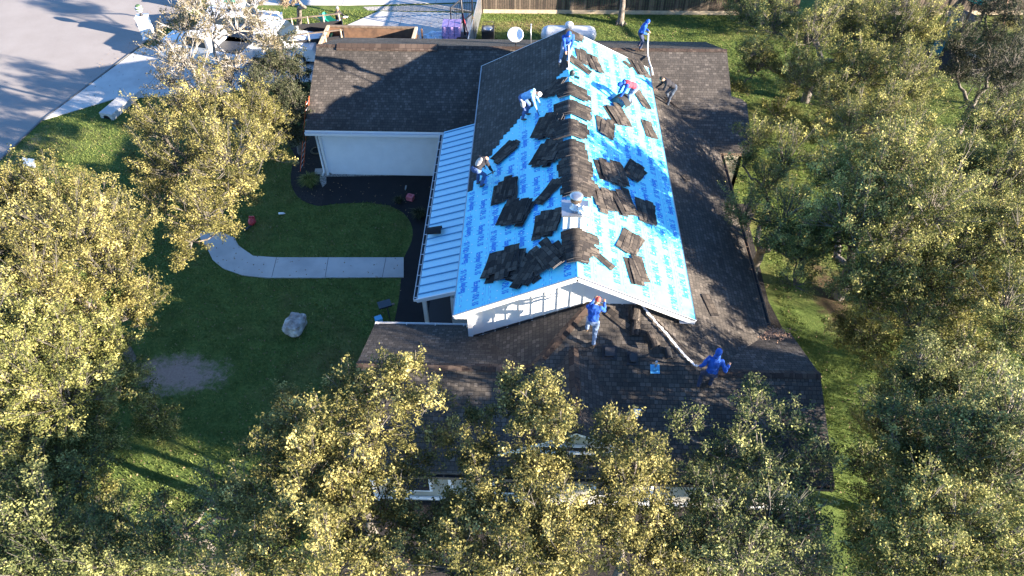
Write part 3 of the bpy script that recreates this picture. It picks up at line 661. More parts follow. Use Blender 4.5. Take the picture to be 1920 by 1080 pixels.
def tree(name, label, cat, lobes, leaf, bark='bark', dens=1., leaf_s=.038, base=None, group='oak trees round the house', tw=1., tuft=.13, seed=0, trunk_r=.2, spike=1.0, skirt=False, wl=()):
    rng = np.random.default_rng(seed+101)
    LB = []
    for u, v, z, r in lobes:
        q = at(u, v, 'G', z); LB.append((q.x, q.y, q.z, r))
    LB += list(wl)
    if skirt: LB += [(x+rng.normal(0, .4), y+rng.normal(0, .4), max(1.7, z-2.3), r*.85) for x, y, z, r in LB if z > 3.6]  # mostly hidden lower lobes, added so the crown shades the ground
    LB = np.array(LB); c = LB[:, :3].mean(0)
    if base is None: base = (c[0], c[1])
    b0 = np.array([base[0], base[1], 0.]); root = empty(name, tuple(b0), label=label, cat=cat, group=group)
    segs = []; fork = b0+np.array([(c[0]-b0[0])*.3, (c[1]-b0[1])*.3, max(1.2, (c[2])*.38)])
    def limb(a, b, ra, rb, n=5, wob=.12):
        p0 = a; L = np.linalg.norm(b-a)
        for i in range(1, n+1):
            t = i/n; p1 = a+(b-a)*t+rng.normal(0, wob*L*.25, 3)*(1 if i < n else 0)*np.array([1, 1, .6])
            if i < n: p1[2] += .10*L*math.sin(math.pi*t)*-.4
            segs.append([*p0, *p1, ra+(rb-ra)*(i-1)/n, ra+(rb-ra)*t]); p0 = p1
    limb(b0, fork, trunk_r, trunk_r*.8, 4, .08)
    big = []
    order = np.argsort(np.linalg.norm(LB[:, :2]-fork[:2], axis=1)); nodes = [(fork, trunk_r*.7)]
    for i in order:
        cc_ = LB[i, :3]-np.array([0, 0, LB[i, 3]*.45]); ds = [np.linalg.norm(cc_-nd[0])+.4*max(0, nd[0][2]-cc_[2]) for nd in nodes]; j = int(np.argmin(ds))
        ra = min(nodes[j][1]*.85, trunk_r*.6); rb = max(.035, ra*.5); limb(nodes[j][0], cc_, ra, rb, 5, .2); nodes.append((cc_, rb)); big.append(cc_)
    LV = []; TN = []; tws = []
    for (x, y, z, r), cc_ in zip(LB, [LB[i, :3]-np.array([0, 0, LB[i, 3]*.45]) for i in range(len(LB))]):
        nb = int(44*r*r*dens**.5)+6
        d = rng.normal(0, 1, (nb, 3)); d[:, 2] = np.abs(d[:, 2])*1.1-.25; d /= np.linalg.norm(d, axis=1, keepdims=True)
        lump = np.array([mn.noise(Vector((x*3+dd[0]*2.3, y*3+dd[1]*2.3, z+dd[2]*2.0))) for dd in d])
        ln = r*(.60+.60*rng.random(nb)**1.5*spike+.75*lump)
        keep = (lump > -.30) | (rng.random(nb) < .35)
        for k in np.nonzero(keep)[0]:
            st = cc_+d[k]*r*.15; en = np.array([x, y, z-.15*r])+d[k]*ln[k]; en[2] += (.08+.30*rng.random())*r*max(0, d[k][2]+.3)
            mid = (st+en)/2+rng.normal(0, .09*r, 3); mid[2] -= .05*r
            tws.append([*st, *mid, .016*tw, .011*tw]); tws.append([*mid, *en, .011*tw, .005*tw])
            nt_ = 5
            tt = rng.random(nt_)**.7*.62+.42; cen = mid+(en-mid)*((tt[:, None]-.3)/.7)
            cen = np.where(tt[:, None] > .3, cen, mid)+rng.normal(0, tuft*.9, (nt_, 3))*np.array([1, 1, .7])
            for q in cen: tws.append([*(mid+(en-mid)*.3), *q, .006*tw, .003*tw])
            nl = max(1, int(25*dens)); pts = (cen[:, None, :]+rng.normal(0, tuft*.5, (nt_, nl, 3))).reshape(-1, 3)
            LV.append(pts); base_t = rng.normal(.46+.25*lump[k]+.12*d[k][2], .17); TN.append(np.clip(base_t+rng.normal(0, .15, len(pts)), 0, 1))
    Pn = np.concatenate(LV); T = np.concatenate(TN); n = len(Pn)
    nr = rng.normal(0, 1, (n, 3)); nr[:, 2] = np.abs(nr[:, 2])+.35; nr /= np.linalg.norm(nr, axis=1, keepdims=True)
    a = np.cross(nr, rng.normal(0, 1, (n, 3))); a /= np.linalg.norm(a, axis=1, keepdims=True)+1e-9; b = np.cross(nr, a)
    s = (leaf_s*(.6+.8*rng.random(n)))[:, None]
    V = np.stack([Pn-a*s*.9, Pn+b*s*.45+nr*s*.12, Pn+a*s*.9, Pn-b*s*.45+nr*s*.12], 1).reshape(-1, 3); F = np.arange(n*4).reshape(-1, 4)
    V -= b0
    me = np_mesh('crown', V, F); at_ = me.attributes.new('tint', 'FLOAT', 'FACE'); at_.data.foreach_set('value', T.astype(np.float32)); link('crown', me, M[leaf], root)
    Vs, Fs = cone_mesh(segs, 7); me = np_mesh('trunk', Vs-b0, Fs); me.polygons.foreach_set('use_smooth', [True]*len(me.polygons)); link('trunk', me, M[bark], root)
    Vs, Fs = cone_mesh(tws, 3); link('branches', np_mesh('branches', Vs-b0, Fs), M['greybark' if bark == 'greybark' else 'twig'], root)
    return root
T = tree
T('oak_tree', 'golden green oak between the road and the garage', 'tree',
  [(300, 235, 4.4, 1.2), (385, 205, 4.9, 1.3), (465, 215, 4.4, 1.2), (325, 300, 4.9, 1.4), (420, 290, 5.4, 1.4), (490, 275, 4.1, 1), (300, 370, 3.9, 0.95), (375, 390, 4.4, 1.1), (445, 350, 3.9, 1.1), (355, 440, 3.1, 0.75), (340, 485, 2.5, 0.4), (268, 320, 3.9, 0.6), (420, 420, 3.2, 0.6), (500, 220, 3.9, 0.9)], 'leaf_gold', seed=1, base=(-15.3, 26.0))
T('oak_tree', 'pale thin oak with bare grey lichen covered twigs over the parked white vehicles', 'tree',
  [(335, 40, 6, 1.0), (395, 20, 6.5, 1.0), (440, 45, 6.3, .8), (395, 62, 6, .7), (480, 40, 6, .8), (300, 85, 5, .7), (345, 110, 5.3, 1.0), (312, 150, 5, .8), (435, 115, 5.0, .7), (500, 75, 6, .7), (370, 155, 5, 1.0), (430, 150, 4.6, .6), (360, 5, 6.2, .8), (470, -5, 6.4, .8), (330, 190, 5, .6)], 'leaf_pale', bark='greybark', dens=.42, tw=1.7, leaf_s=.045, seed=2)
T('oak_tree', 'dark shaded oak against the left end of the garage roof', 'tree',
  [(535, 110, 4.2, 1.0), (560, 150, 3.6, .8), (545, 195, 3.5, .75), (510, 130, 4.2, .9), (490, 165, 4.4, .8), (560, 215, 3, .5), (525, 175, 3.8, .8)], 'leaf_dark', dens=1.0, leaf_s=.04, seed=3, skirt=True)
T('straw_tree', 'tree with drooping straw coloured foliage at the top edge beside the pale neighbouring driveway', 'tree',
  [(538, 2, 3.8, 0.5), (575, -50, 5, 1), (600, -62, 5.5, 1)], 'leaf_straw', base=(-14.5, 42.1), dens=.9, seed=4, trunk_r=.17)
T('oak_tree', 'broad golden oak at the left edge, below the small white sign', 'tree',
  [(95, 370, 6, 1.3), (30, 375, 6, 1.3), (175, 375, 5.5, 1.0), (215, 425, 5.5, 1.1), (130, 450, 6.5, 1.5), (45, 460, 6.5, 1.5), (205, 505, 5.5, 1.2), (265, 555, 4.8, .75), (235, 585, 4.6, .65), (80, 550, 6, 1.4), (-20, 545, 6, 1.5), (160, 575, 5, 1.0), (-60, 450, 6, 1.8), (230, 480, 5.2, .8), (-30, 380, 6, 1.4)], 'leaf_gold', seed=5)
T('oak_tree', 'olive oak at the left edge just below the broad golden oak, above the bare earth', 'tree',
  [(55, 640, 6, 1.3), (140, 655, 5.5, 1.2), (205, 645, 5, .85), (25, 715, 6, 1.3), (110, 735, 5.5, 1.3), (185, 720, 4.6, .9), (-30, 650, 6, 1.5), (60, 800, 4.6, 1.1), (130, 805, 4.2, .8), (215, 735, 4, .6), (-20, 760, 5, 1.3)], 'leaf_green', seed=6, skirt=True, base=tuple(at(40, 790)[:2]))
T('oak_tree', 'dim grey green oak in the bottom left corner', 'tree',
  [(40, 900, 4, 1.1), (140, 890, 3.6, .8), (70, 985, 4, 1.2), (190, 1000, 3.5, .9), (290, 1040, 4, .9), (110, 1065, 4, 1.1), (-10, 1040, 4, 1.2), (200, 1070, 4, 1.0)], 'leaf_grey', seed=7, skirt=True)
T('oak_tree', 'small thin grey green oak on the shaded lawn left of the bottom golden oak', 'tree',
  [(330, 990, 4, .8), (400, 920, 4, .75), (420, 1010, 5, 1.0), (380, 1060, 4.6, 1.0), (440, 950, 4.6, .7), (300, 950, 3.4, .5)], 'leaf_grey', dens=.6, tw=1.3, seed=8)
T('oak_tree', 'large bright golden oak in front of the left end of the house front', 'tree',
  [(765, 690, 7.3, 0.46), (715, 725, 7, 0.67), (650, 735, 6.5, 0.63), (790, 755, 7, 0.59), (560, 790, 6.5, 0.63), (610, 800, 7, 0.71), (700, 795, 7, 0.76), (500, 840, 6.5, 0.63), (580, 880, 6.5, 0.89), (680, 875, 6.5, 0.71), (770, 870, 6, 0.5), (480, 930, 6, 0.8), (560, 970, 6.5, 0.99), (660, 970, 6.5, 0.89), (740, 955, 6, 0.66), (500, 1030, 6, 0.89), (620, 1060, 6.5, 0.99), (825, 820, 6, 0.32), (545, 755, 5.5, 0.42)], 'leaf_gold', dens=1.05, seed=9)
T('oak_tree', 'golden oak with spiky leaders in front of the middle of the house front', 'tree',
  [(1080, 985, 6, 0.52), (860, 965, 5.6, 0.56), (720, 1045, 6, 0.75), (1010, 1050, 6, 0.75), (898, 790, 6.8, 0.35), (890, 845, 6.5, 0.46), (905, 910, 6.5, 0.61), (955, 715, 7.3, 0.24), (965, 760, 7, 0.29), (1015, 750, 7.5, 0.55), (1050, 785, 7.4, 0.46), (990, 810, 7, 0.55), (1000, 890, 6.5, 0.56), (1055, 870, 6.2, 0.42), (1030, 960, 6.5, 0.8), (940, 980, 6.5, 0.8), (1060, 1040, 6.5, 0.75), (860, 1050, 6.5, 0.89), (800, 1000, 6, 0.7), (960, 1065, 6.5, 0.85), (1000, 730, 7.2, 0.34)], 'leaf_gold', dens=1.05, seed=10)
T('oak_tree', 'narrow golden oak leaning over the front gutter right of the small dormer', 'tree',
  [(1240, 1010, 5.5, 0.61), (1200, 1060, 5.6, 0.7), (1290, 1065, 5.2, 0.66), (1155, 805, 7, 0.5), (1195, 845, 7, 0.55), (1135, 860, 6.5, 0.5), (1180, 915, 6.4, 0.66), (1130, 960, 6, 0.56), (1235, 880, 6, 0.42), (1160, 1000, 6, 0.47), (1220, 960, 5.5, 0.47)], 'leaf_gold', seed=11, trunk_r=.14)
T('oak_tree', 'thin grey green oak reaching over the right end of the front roof slope', 'tree',
  [(1285, 795, 6, .5), (1420, 770, 6, .55), (1365, 850, 5.5, .75), (1475, 800, 5.5, .6), (1440, 880, 5.5, .85), (1520, 850, 5, .7), (1300, 920, 5.5, .65), (1350, 960, 5.5, .85), (1450, 970, 5.5, .95), (1300, 1020, 5.5, .85), (1400, 1050, 5.5, 1.0), (1510, 960, 5, .75), (1500, 1050, 5, .95), (1420, 730, 5.8, .3)], 'leaf_grey', dens=.65, tw=1.2, seed=12, skirt=True)
T('oak_tree', 'green gold oak at the bottom edge near the right corner', 'tree',
  [(1735, 945, 6, 0.9), (1820, 1000, 6, 1), (1700, 1010, 6, 0.9), (1780, 1060, 6, 1), (1695, 940, 5.5, 0.5), (1900, 1040, 6, 1.1), (1675, 1060, 5, 0.9), (1625, 1000, 4.6, 0.6)], 'leaf_green', dens=.9, seed=13, skirt=True)
T('oak_tree', 'grey green oak on the right lawn level with the front roof ridge', 'tree',
  [(1710, 745, 4.5, 0.85), (1800, 765, 5, 1), (1700, 850, 4.2, 0.7), (1750, 870, 4.8, 0.95), (1860, 900, 5, 1.1), (1725, 715, 4.4, 0.9), (1765, 715, 4.6, 1), (1845, 740, 4.8, 1), (1710, 800, 5, 1.05), (1810, 820, 6.3, 1.1), (1910, 780, 6.8, 1.2), (1890, 880, 6.3, 1.1), (1680, 790, 5.3, 0.7), (1790, 890, 5.3, 0.8), (1730, 665, 5.8, 0.6)], 'leaf_grey', dens=.95, tw=1.2, seed=14, skirt=True)
T('oak_tree', 'olive oak overhanging the right edge of the roof with grey limbs showing', 'tree',
  [(1415, 255, 4.2, 0.85), (1475, 290, 4.2, 1), (1440, 340, 3.7, 0.95), (1395, 300, 3.7, 0.6), (1400, 390, 4, 0.9), (1475, 400, 4.5, 1.1), (1500, 475, 4, 0.85), (1492, 525, 3.5, 0.6), (1545, 430, 4.5, 1), (1450, 450, 3.9, 0.7)], 'leaf_green', tw=1.3, dens=.85, seed=15)
T('oak_tree', 'huge spreading olive oak filling the right side of the view beyond the roof', 'tree',
  [(1560, 180, 3.9, 1.1), (1510, 145, 3.9, 0.9), (1600, 230, 4.4, 1.1), (1660, 200, 4.5, 1.1), (1720, 235, 4.4, 0.95), (1700, 300, 7.5, 1.3), (1640, 340, 7, 1.3), (1760, 380, 7.5, 1.4), (1680, 430, 6.4, 1.4), (1600, 400, 6.5, 1.3), (1780, 470, 5.4, 1.3), (1835, 500, 5, 0.9), (1720, 530, 4.6, 1.3), (1640, 520, 4.6, 1.1), (1780, 570, 4.2, 1.1), (1715, 600, 4.4, 0.9), (1600, 545, 4.2, 0.8), (1570, 320, 6.5, 1)], 'leaf_green', dens=.95, seed=16, skirt=True, trunk_r=.28)
T('oak_tree', 'dense golden green oak at the top edge behind the right wing lawn', 'tree',
  [(1680, 55, 5.2, 1.6), (1600, 40, 5.2, 1.5), (1525, 60, 5.2, 1.4), (1450, 40, 5.1, 1.2), (1735, 55, 5.2, 1.2), (1700, 140, 4.9, 1.2), (1620, 130, 4.4, 1.3), (1725, 180, 4.4, 0.75), (1480, 130, 3.4, 1), (1410, 95, 4.1, 0.6), (1400, 30, 4.6, 0.9)], 'leaf_green', seed=17, skirt=True, wl=((14, 41.5, 4, 1.4), (17, 40.5, 4.5, 1.5), (12.6, 42.9, 4, 1.0), (19, 41.5, 4, 1.5)), trunk_r=.25)
T('oak_tree', 'grey green oak at the right edge behind the bare branched shrub', 'tree',
  [(1840, 240, 6, 1.0), (1900, 235, 6, 1.2), (1800, 300, 6, 1.0), (1870, 340, 6, 1.4), (1940, 330, 6, 1.4), (1850, 430, 5.5, 1.2), (1920, 450, 6, 1.4), (1900, 560, 5.5, 1.3), (1930, 640, 5, 1.0)], 'leaf_green', seed=18, skirt=True)
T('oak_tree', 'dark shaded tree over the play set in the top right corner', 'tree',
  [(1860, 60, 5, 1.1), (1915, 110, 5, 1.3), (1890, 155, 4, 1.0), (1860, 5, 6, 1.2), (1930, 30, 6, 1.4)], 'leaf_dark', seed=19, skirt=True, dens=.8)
T('oak_tree', 'unseen dark oak added outside the right edge to shade the play area', 'tree', [], 'leaf_dark', wl=((38, 35, 5, 2.2), (41, 36.5, 5, 2.4), (36, 37.5, 4.5, 2), (40, 33.5, 5, 2), (43, 34.5, 4, 2.2)), seed=30, skirt=True, dens=.8)  # out of view, added only to cast shade on the play ground
T('oak_tree', 'unseen olive oak added outside the right edge to shade the near right lawn', 'tree', [], 'leaf_green', wl=((25.5, 10.5, 5, 1.4), (27.5, 12, 5, 1.5), (24.5, 13, 4.5, 1.2), (28, 9, 4.5, 1.5), (27, 15, 5, 1.3)), seed=31, dens=.35)  # unseen tree, put in for the streaky shade across the lawn
# bare shrub and the bare trunk by the fence
rt = empty('bare_shrub', tuple(at(1835, 200, 'G', 0)), label='leafless shrub of pale curling branches in front of the dark play area', cat='shrub')
rng = np.random.default_rng(5); sg = []
def grow(p0, d, L, r, k):
    if k == 0 or r < .004: return
    p = p0
    for i in range(3):
        d = d+rng.normal(0, .25, 3); d /= np.linalg.norm(d); q = p+d*L/3; sg.append([*p, *q, r*(1-.1*i), r*(.9-.1*i)]); p = q
    for i in range(3 if k > 2 else 2): grow(p, d+rng.normal(0, .55, 3)+np.array([0, 0, .15]), L*.72, r*.6, k-1)
for i in range(7): grow(np.array([rng.normal(0, .6), rng.normal(0, .2), 0]), np.array([rng.normal(0, .5), rng.normal(0, .3), 1.]), 1.3, .04, 5)
Vs, Fs = cone_mesh(sg, 4); link('branches', np_mesh('branches', Vs, Fs), M['twig'], rt)
b = at(1163, 45, 'G'); tr = empty('bare_trunk_tree', tuple(b), label='grey tree trunk standing in front of the wooden fence behind the tall gable', cat='tree')
bm = bmesh.new(); tube(bm, [(0, 0, -.05), (0, 0, .25), (.02, .02, 1.2), (-.05, .1, 2.6), (-.1, .2, 4.5), (0, .3, 7)], [.34, .2, .165, .15, .13, .1], 12)
for k in range(5): an = k*1.25; tube(bm, [(.1*math.cos(an), .1*math.sin(an), .25), (.4*math.cos(an), .4*math.sin(an), -.03)], [.09, .03], 6)
bmo('trunk', bm, M['bark'], tr)
LVp = []; rng = np.random.default_rng(3)
for q in ((0, .3, 7.2, 1.8), (1.6, .6, 7.3, 1.5), (-1.6, .8, 7, 1.5), (.3, 1.8, 7.8, 1.6)):
    p_ = rng.normal(0, 1, (3500, 3)); p_ /= np.linalg.norm(p_, axis=1, keepdims=True); LVp.append(np.array(q[:3])+p_*q[3]*(rng.random((3500, 1))**.4))
Pn = np.concatenate(LVp); n = len(Pn); nr = rng.normal(0, 1, (n, 3)); nr /= np.linalg.norm(nr, axis=1, keepdims=True); a = np.cross(nr, rng.normal(0, 1, (n, 3))); a /= np.linalg.norm(a, axis=1, keepdims=True); b_ = np.cross(nr, a)
me = np_mesh('crown', np.stack([Pn-a*.08, Pn+b_*.04, Pn+a*.08, Pn-b_*.04], 1).reshape(-1, 3), np.arange(n*4).reshape(-1, 4)); at_ = me.attributes.new('tint', 'FLOAT', 'FACE'); at_.data.foreach_set('value', rng.random(n).astype(np.float32)); link('crown', me, M['leaf_green'], tr)
# ornamental grass clumps in the bed
def clump(u, v, h, n, label, cat='plant', leaf='grassblade', spread=.5, seed=1):
    c = at(u, v, 'G'); rng = np.random.default_rng(seed); V = []
    for i in range(n):
        an = rng.random()*6.283; r0 = rng.random()*.12; r1 = spread*rng.random()**.5*(.5+.5*rng.random()); hh = h*(.5+.5*rng.random())
        d = np.array([math.cos(an), math.sin(an), 0]); s = np.array([-d[1], d[0], 0])*.012
        p0 = d*r0; p1 = d*(r0+r1*.45)+np.array([0, 0, hh*.8]); p2 = d*(r0+r1)+np.array([0, 0, hh*.75])
        V += [p0-s, p0+s, p1+s, p1-s, p1-s, p1+s, p2+s*.2, p2-s*.2]
    V = np.array(V); me = np_mesh('blades', V, np.arange(len(V)).reshape(-1, 4)); at_ = me.attributes.new('tint', 'FLOAT', 'FACE'); at_.data.foreach_set('value', rng.random(len(V)//4).astype(np.float32))
    me.materials.append(M[leaf]); o = bpy.data.objects.new('grass_clump', me); COL.objects.link(o); o.location = c; return setp(o, label, cat)
clump(583, 350, .75, 700, 'green gold grass clump at the garage corner beside the downspout', spread=.65)
clump(786, 408, .5, 260, 'dark thin grass clump in the black bed beside the red box', leaf='leaf_dark', seed=2)
clump(748, 330+50, .4, 100, 'small dark plant at the edge of the black weed fabric', leaf='leaf_dark', seed=3, spread=.35)

# ------------------------------------------------------------------ grass blades and fallen leaves on the lawn
def in_poly(x, y, poly):
    ins = np.zeros(len(x), bool); n = len(poly)
    for i in range(n):
        x0, y0 = poly[i]; x1, y1 = poly[(i+1) % n]
        c_ = ((y0 > y) != (y1 > y)) & (x < (x1-x0)*(y-y0)/(y1-y0+1e-12)+x0); ins ^= c_
    return ins
rng = np.random.default_rng(77); n = 420000
gx = rng.uniform(-26, 27, n); gy = rng.uniform(7.5, 44.4, n)
bad = in_poly(gx, gy, [(-9.9, 27.4), (8.6, 27.4), (8.6, 35.3), (-9.9, 35.3)]) | in_poly(gx, gy, [(-5.5, 8.3), (10, 8.3), (10, 26.5), (-5.5, 26.5)])
for pl_ in ([(-40, 0), (-27.2, 8), (-26.6, 20), (-26, 28.2), (-25.5, 31.8), (-23.2, 39.6), (-22, 44.7), (-40, 45)], [(-25.6, 31.7), (-23.2, 39.5), (-17, 40.4), (-11.6, 42.4), (-9.8, 44.4), (-3.6, 44.4), (-3.6, 35.9), (-13, 35.7), (-17, 34.5), (-20, 34), (-22.5, 33.8)],
            [S(u, v) for u, v in path], smooth_pts([S(u, v) for u, v in bed], 2)): bad |= in_poly(gx, gy, pl_)
bare = np.zeros(n, bool)
for cx, cy, rx, ry in ((-12.9, 15.75, 2.0, 1.0), (24.5, 39, 4.0, 2.3), (14.6, 14.0, 1.0, 2.0), (11.6, 20.3, 1.2, 2.8)): bare |= ((gx-cx)/rx)**2+((gy-cy)/ry)**2+rng.normal(0, .35, n) < 1
cl = np.array([0.]*n); cl = np.sin(gx*2.1+np.sin(gy*1.3)*2)*np.sin(gy*1.7+np.sin(gx*.9)*2)*.12
ok = ~bad & ~bare; gx, gy, cl = gx[ok], gy[ok], cl[ok]; n = len(gx)
a = rng.random(n)*6.283; h = .035+.05*rng.random(n); ln = rng.normal(0, .035, (n, 2)); wd = .009+.010*rng.random(n)
p0 = np.stack([gx, gy, np.zeros(n)], 1); sx = np.stack([np.cos(a), np.sin(a), np.zeros(n)], 1)*wd[:, None]; tp_ = p0+np.stack([ln[:, 0], ln[:, 1], h], 1)
V = np.stack([p0-sx, p0+sx, tp_+sx*.4, tp_-sx*.4], 1).reshape(-1, 3); me = np_mesh('grass', V, np.arange(n*4).reshape(-1, 4)); at_ = me.attributes.new('tint', 'FLOAT', 'FACE'); at_.data.foreach_set('value', np.clip(.45+cl+rng.normal(0, .2, n), 0, 1).astype(np.float32))
link('grass', me, M['lawnblade'], kind='stuff')
n = 9000; gx = rng.uniform(-25, 26, n); gy = rng.uniform(8, 44, n); c_ = rng.normal(0, 1, (n, 2))
ok = ~(in_poly(gx, gy, [(-10, 27), (8.9, 27), (8.9, 35.5), (-10, 35.5)]) | in_poly(gx, gy, [(-5.2, 10.4), (8.9, 10.4), (8.9, 26.5), (-5.2, 26.5)])); gx, gy = gx[ok], gy[ok]; n = len(gx)
nr = rng.normal(0, .5, (n, 3)); nr[:, 2] = 1; nr /= np.linalg.norm(nr, axis=1, keepdims=True); a_ = np.cross(nr, rng.normal(0, 1, (n, 3))); a_ /= np.linalg.norm(a_, axis=1, keepdims=True); b_ = np.cross(nr, a_); P0 = np.stack([gx, gy, np.full(n, .075)], 1)
me = np_mesh('fallen_leaves', np.stack([P0-a_*.04, P0+b_*.022, P0+a_*.04, P0-b_*.022], 1).reshape(-1, 3), np.arange(n*4).reshape(-1, 4)); link('fallen_leaves', me, mat('dry_leaf', (.30, .21, .12), .9, noise=3, col2=(.13, .08, .045)), kind='stuff')

# ------------------------------------------------------------------ people
def cap_tube(bm, a, b, ra, rb, seg=10):
    a, b = Vector(a), Vector(b)
    if (b-a).length < 1e-4: b = a+Vector((0, 0, 1e-3))
    tube(bm, [a, b], [ra, rb], seg); blob(bm, a, (ra,)*3, seg=seg); blob(bm, b, (rb,)*3, seg=seg)
def fuse(name, bm, m, parent, vox, wr=0.0, sm=2):
    me = bpy.data.meshes.new('tmp'); bm.to_mesh(me); bm.free(); o = bpy.data.objects.new('tmp', me); COL.objects.link(o)
    r = o.modifiers.new('r', 'REMESH'); r.mode = 'VOXEL'; r.voxel_size = vox
    s = o.modifiers.new('s', 'SMOOTH'); s.factor = .5; s.iterations = sm
    bpy.context.view_layer.update(); e = o.evaluated_get(bpy.context.evaluated_depsgraph_get()); nm = bpy.data.meshes.new_from_object(e)
    bpy.data.objects.remove(o); bpy.data.meshes.remove(me); nm.name = name
    if wr:
        for v in nm.vertices: v.co += v.normal*(mn.noise(v.co*8)*wr*.7+mn.noise(Vector((v.co.x*14, v.co.y*14, v.co.z*30)))*wr*.6)
    nm.materials.clear()
    for p_ in nm.polygons: p_.use_smooth = True; p_.material_index = 0
    return link(name, nm, m, parent)
def ik(a, b, l1, l2, pole):
    a, b, pole = Vector(a), Vector(b), Vector(pole); d = b-a; L = min(d.length, (l1+l2)*.999); dn = d.normalized(); b = a+dn*L
    x = (l1*l1-l2*l2+L*L)/(2*L); h = math.sqrt(max(0, l1*l1-x*x)); p = pole-dn*pole.dot(dn)
    if p.length < 1e-5: p = Vector((0, 0, 1))
    return a+dn*x+p.normalized()*h, b
WR = []
def person(loc, rz, label, feet, pelvis, neck, head, hands, top, legs, hat=None, hood=False, hatm='dark_hair', boot='boot', apron=None, elbow=(0, 0, -1), sleeve=None, scale=1, group='roofers at work'):
    """local frame: +x forward, +y left, z up; all joints in metres"""
    g = empty('person', tuple(loc), rz, label=label, cat='person', group=group)
    pv, nk, hd = Vector(pelvis), Vector(neck), Vector(head); sp = (nk-pv).normalized(); fw = Vector((1, 0, 0)); side = sp.cross(fw)
    if side.length < .3: side = Vector((0, 1, 0))
    side = Vector((0, 1, 0)); front = side.cross(sp).normalized(); side = sp.cross(front)*1.0
    if side.y < 0: side = -side
    chest = pv+(nk-pv)*.68
    sh = [nk-sp*.05+side*s*.185 for s in (1, -1)]; hp = [pv+side*s*.095-sp*.02 for s in (1, -1)]
    B = bmesh.new(); C1 = bmesh.new(); C2 = bmesh.new(); SL = bmesh.new(); BT = [bmesh.new(), bmesh.new()]; wrs = []; AR = SL if sleeve else C1
    q = sp.to_track_quat('Z', 'Y').to_matrix()
    mt = Matrix((( front.x, side.x, sp.x, 0), (front.y, side.y, sp.y, 0), (front.z, side.z, sp.z, 0), (0, 0, 0, 1)))
    for D, k in ((B, 0), (C1, .028)):
        blob(D, chest, (.115+k, .165+k, .20+k), mt, 14); blob(D, pv+(nk-pv)*.3, (.105+k, .145+k, .19+k), mt, 14)
        blob(D, nk-sp*.06, (.08+k, .16+k, .07+k*.6), mt, 12)
    blob(B, pv, (.115, .16, .13), mt, 14); blob(C1, pv+sp*.07, (.135, .175, .10), mt, 14); blob(C2, pv-sp*.01, (.135, .178, .13), mt, 14)
    hdir = (hd-nk).normalized(); cap_tube(B, nk-sp*.02, nk+(hd-nk)*.6, .058, .052)
    hf = (front*.6+fw*.5-hdir*.1); hf = (hf-hdir*hf.dot(hdir)).normalized(); hs = hdir.cross(hf)
    hm = Matrix(((hf.x, hs.x, hdir.x, 0), (hf.y, hs.y, hdir.y, 0), (hf.z, hs.z, hdir.z, 0), (0, 0, 0, 1)))
    blob(B, hd, (.096, .076, .118), hm, 16); blob(B, hd+hf*.035-hdir*.055, (.055, .052, .06), hm, 12)
    blob(B, hd+hf*.10-hdir*.012, (.018, .012, .024), hm, 8); blob(B, hd+hf*.088-hdir*.055, (.012, .026, .009), hm, 8)
    for s in (1, -1): blob(B, hd+hs*s*.078-hdir*.01, (.018, .009, .028), hm, 8)
    for i, s in enumerate((1, -1)):
        el, wr = ik(sh[i], hands[i], .285, .26, Vector(elbow)+side*s*.5-fw*.2)
        cap_tube(B, sh[i], el, .052, .042); cap_tube(B, el, wr, .041, .028)
        cap_tube(AR, sh[i], el, .078 if sleeve else .074, .060); cap_tube(AR, el, wr, .058, .042); wrs.append(wr+(wr-el).normalized()*.09)
        hd_ = (wr-el).normalized(); pn = hd_.cross(side)
        if pn.length < .2: pn = hd_.cross(Vector((0, 0, 1)))
        pn.normalize(); ps = hd_.cross(pn); hm2 = Matrix(((hd_.x, ps.x, pn.x, 0), (hd_.y, ps.y, pn.y, 0), (hd_.z, ps.z, pn.z, 0), (0, 0, 0, 1)))
        pc = wr+hd_*.05; blob(B, pc, (.055, .042, .018), hm2, 10)
        for k in range(4):
            o_ = pc+hd_*.04+ps*(-.03+.02*k); L = (.032, .037, .035, .027)[k]; c_ = -pn*.35
            p1 = o_+(hd_+c_*.5)*L; p2 = p1+(hd_*.6-pn*.8)*L*.8; p3 = p2+(-pn*.9-hd_*.1)*L*.6
            tube(B, [o_, p1, p2, p3], [.0098, .0092, .0088, .0075], 7); blob(B, p3, (.0078,)*3, seg=6)
        o_ = pc+ps*(-.038)-hd_*.015; p1 = o_-ps*.028+hd_*.02-pn*.012; p2 = p1+hd_*.026-pn*.014; tube(B, [o_, p1, p2], [.0125, .0108, .009], 7); blob(B, p2, (.009,)*3, seg=6)
        ft = Vector(feet[i]); an = ft+Vector((0, 0, .085)); kn, an = ik(hp[i], an, .43, .42, fw+side*s*.12+Vector((0, 0, .15)))
        cap_tube(B, hp[i], kn, .082, .052); cap_tube(B, kn, an, .053, .036); cap_tube(B, an, ft+fw*.10+Vector((0, 0, .03)), .036, .028)
        cap_tube(C2, hp[i], kn, .105, .072); cap_tube(C2, kn, an+Vector((0, 0, .03)), .070, .058)
        blob(BT[i], ft+fw*.055+Vector((0, 0, .045)), (.145, .052, .042), None, 12); blob(BT[i], an-Vector((0, 0, .01)), (.06, .05, .065), None, 10)
    fuse('body', B, M['skin'], g, .009, 0, 1)
    fuse(top[0], C1, M[top[1]], g, .016, .024); fuse(legs[0], C2, M[legs[1]], g, .016, .022)
    if sleeve: fuse('sleeves', SL, M[sleeve], g, .016, .012)
    else: SL.free()
    for x_ in BT: fuse('boot', x_, M[boot], g, .014, 0)
    rt_ = Matrix.Translation(Vector(loc)) @ Matrix.Rotation(rz, 4, 'Z'); WR[:] = [rt_ @ q for q in wrs]
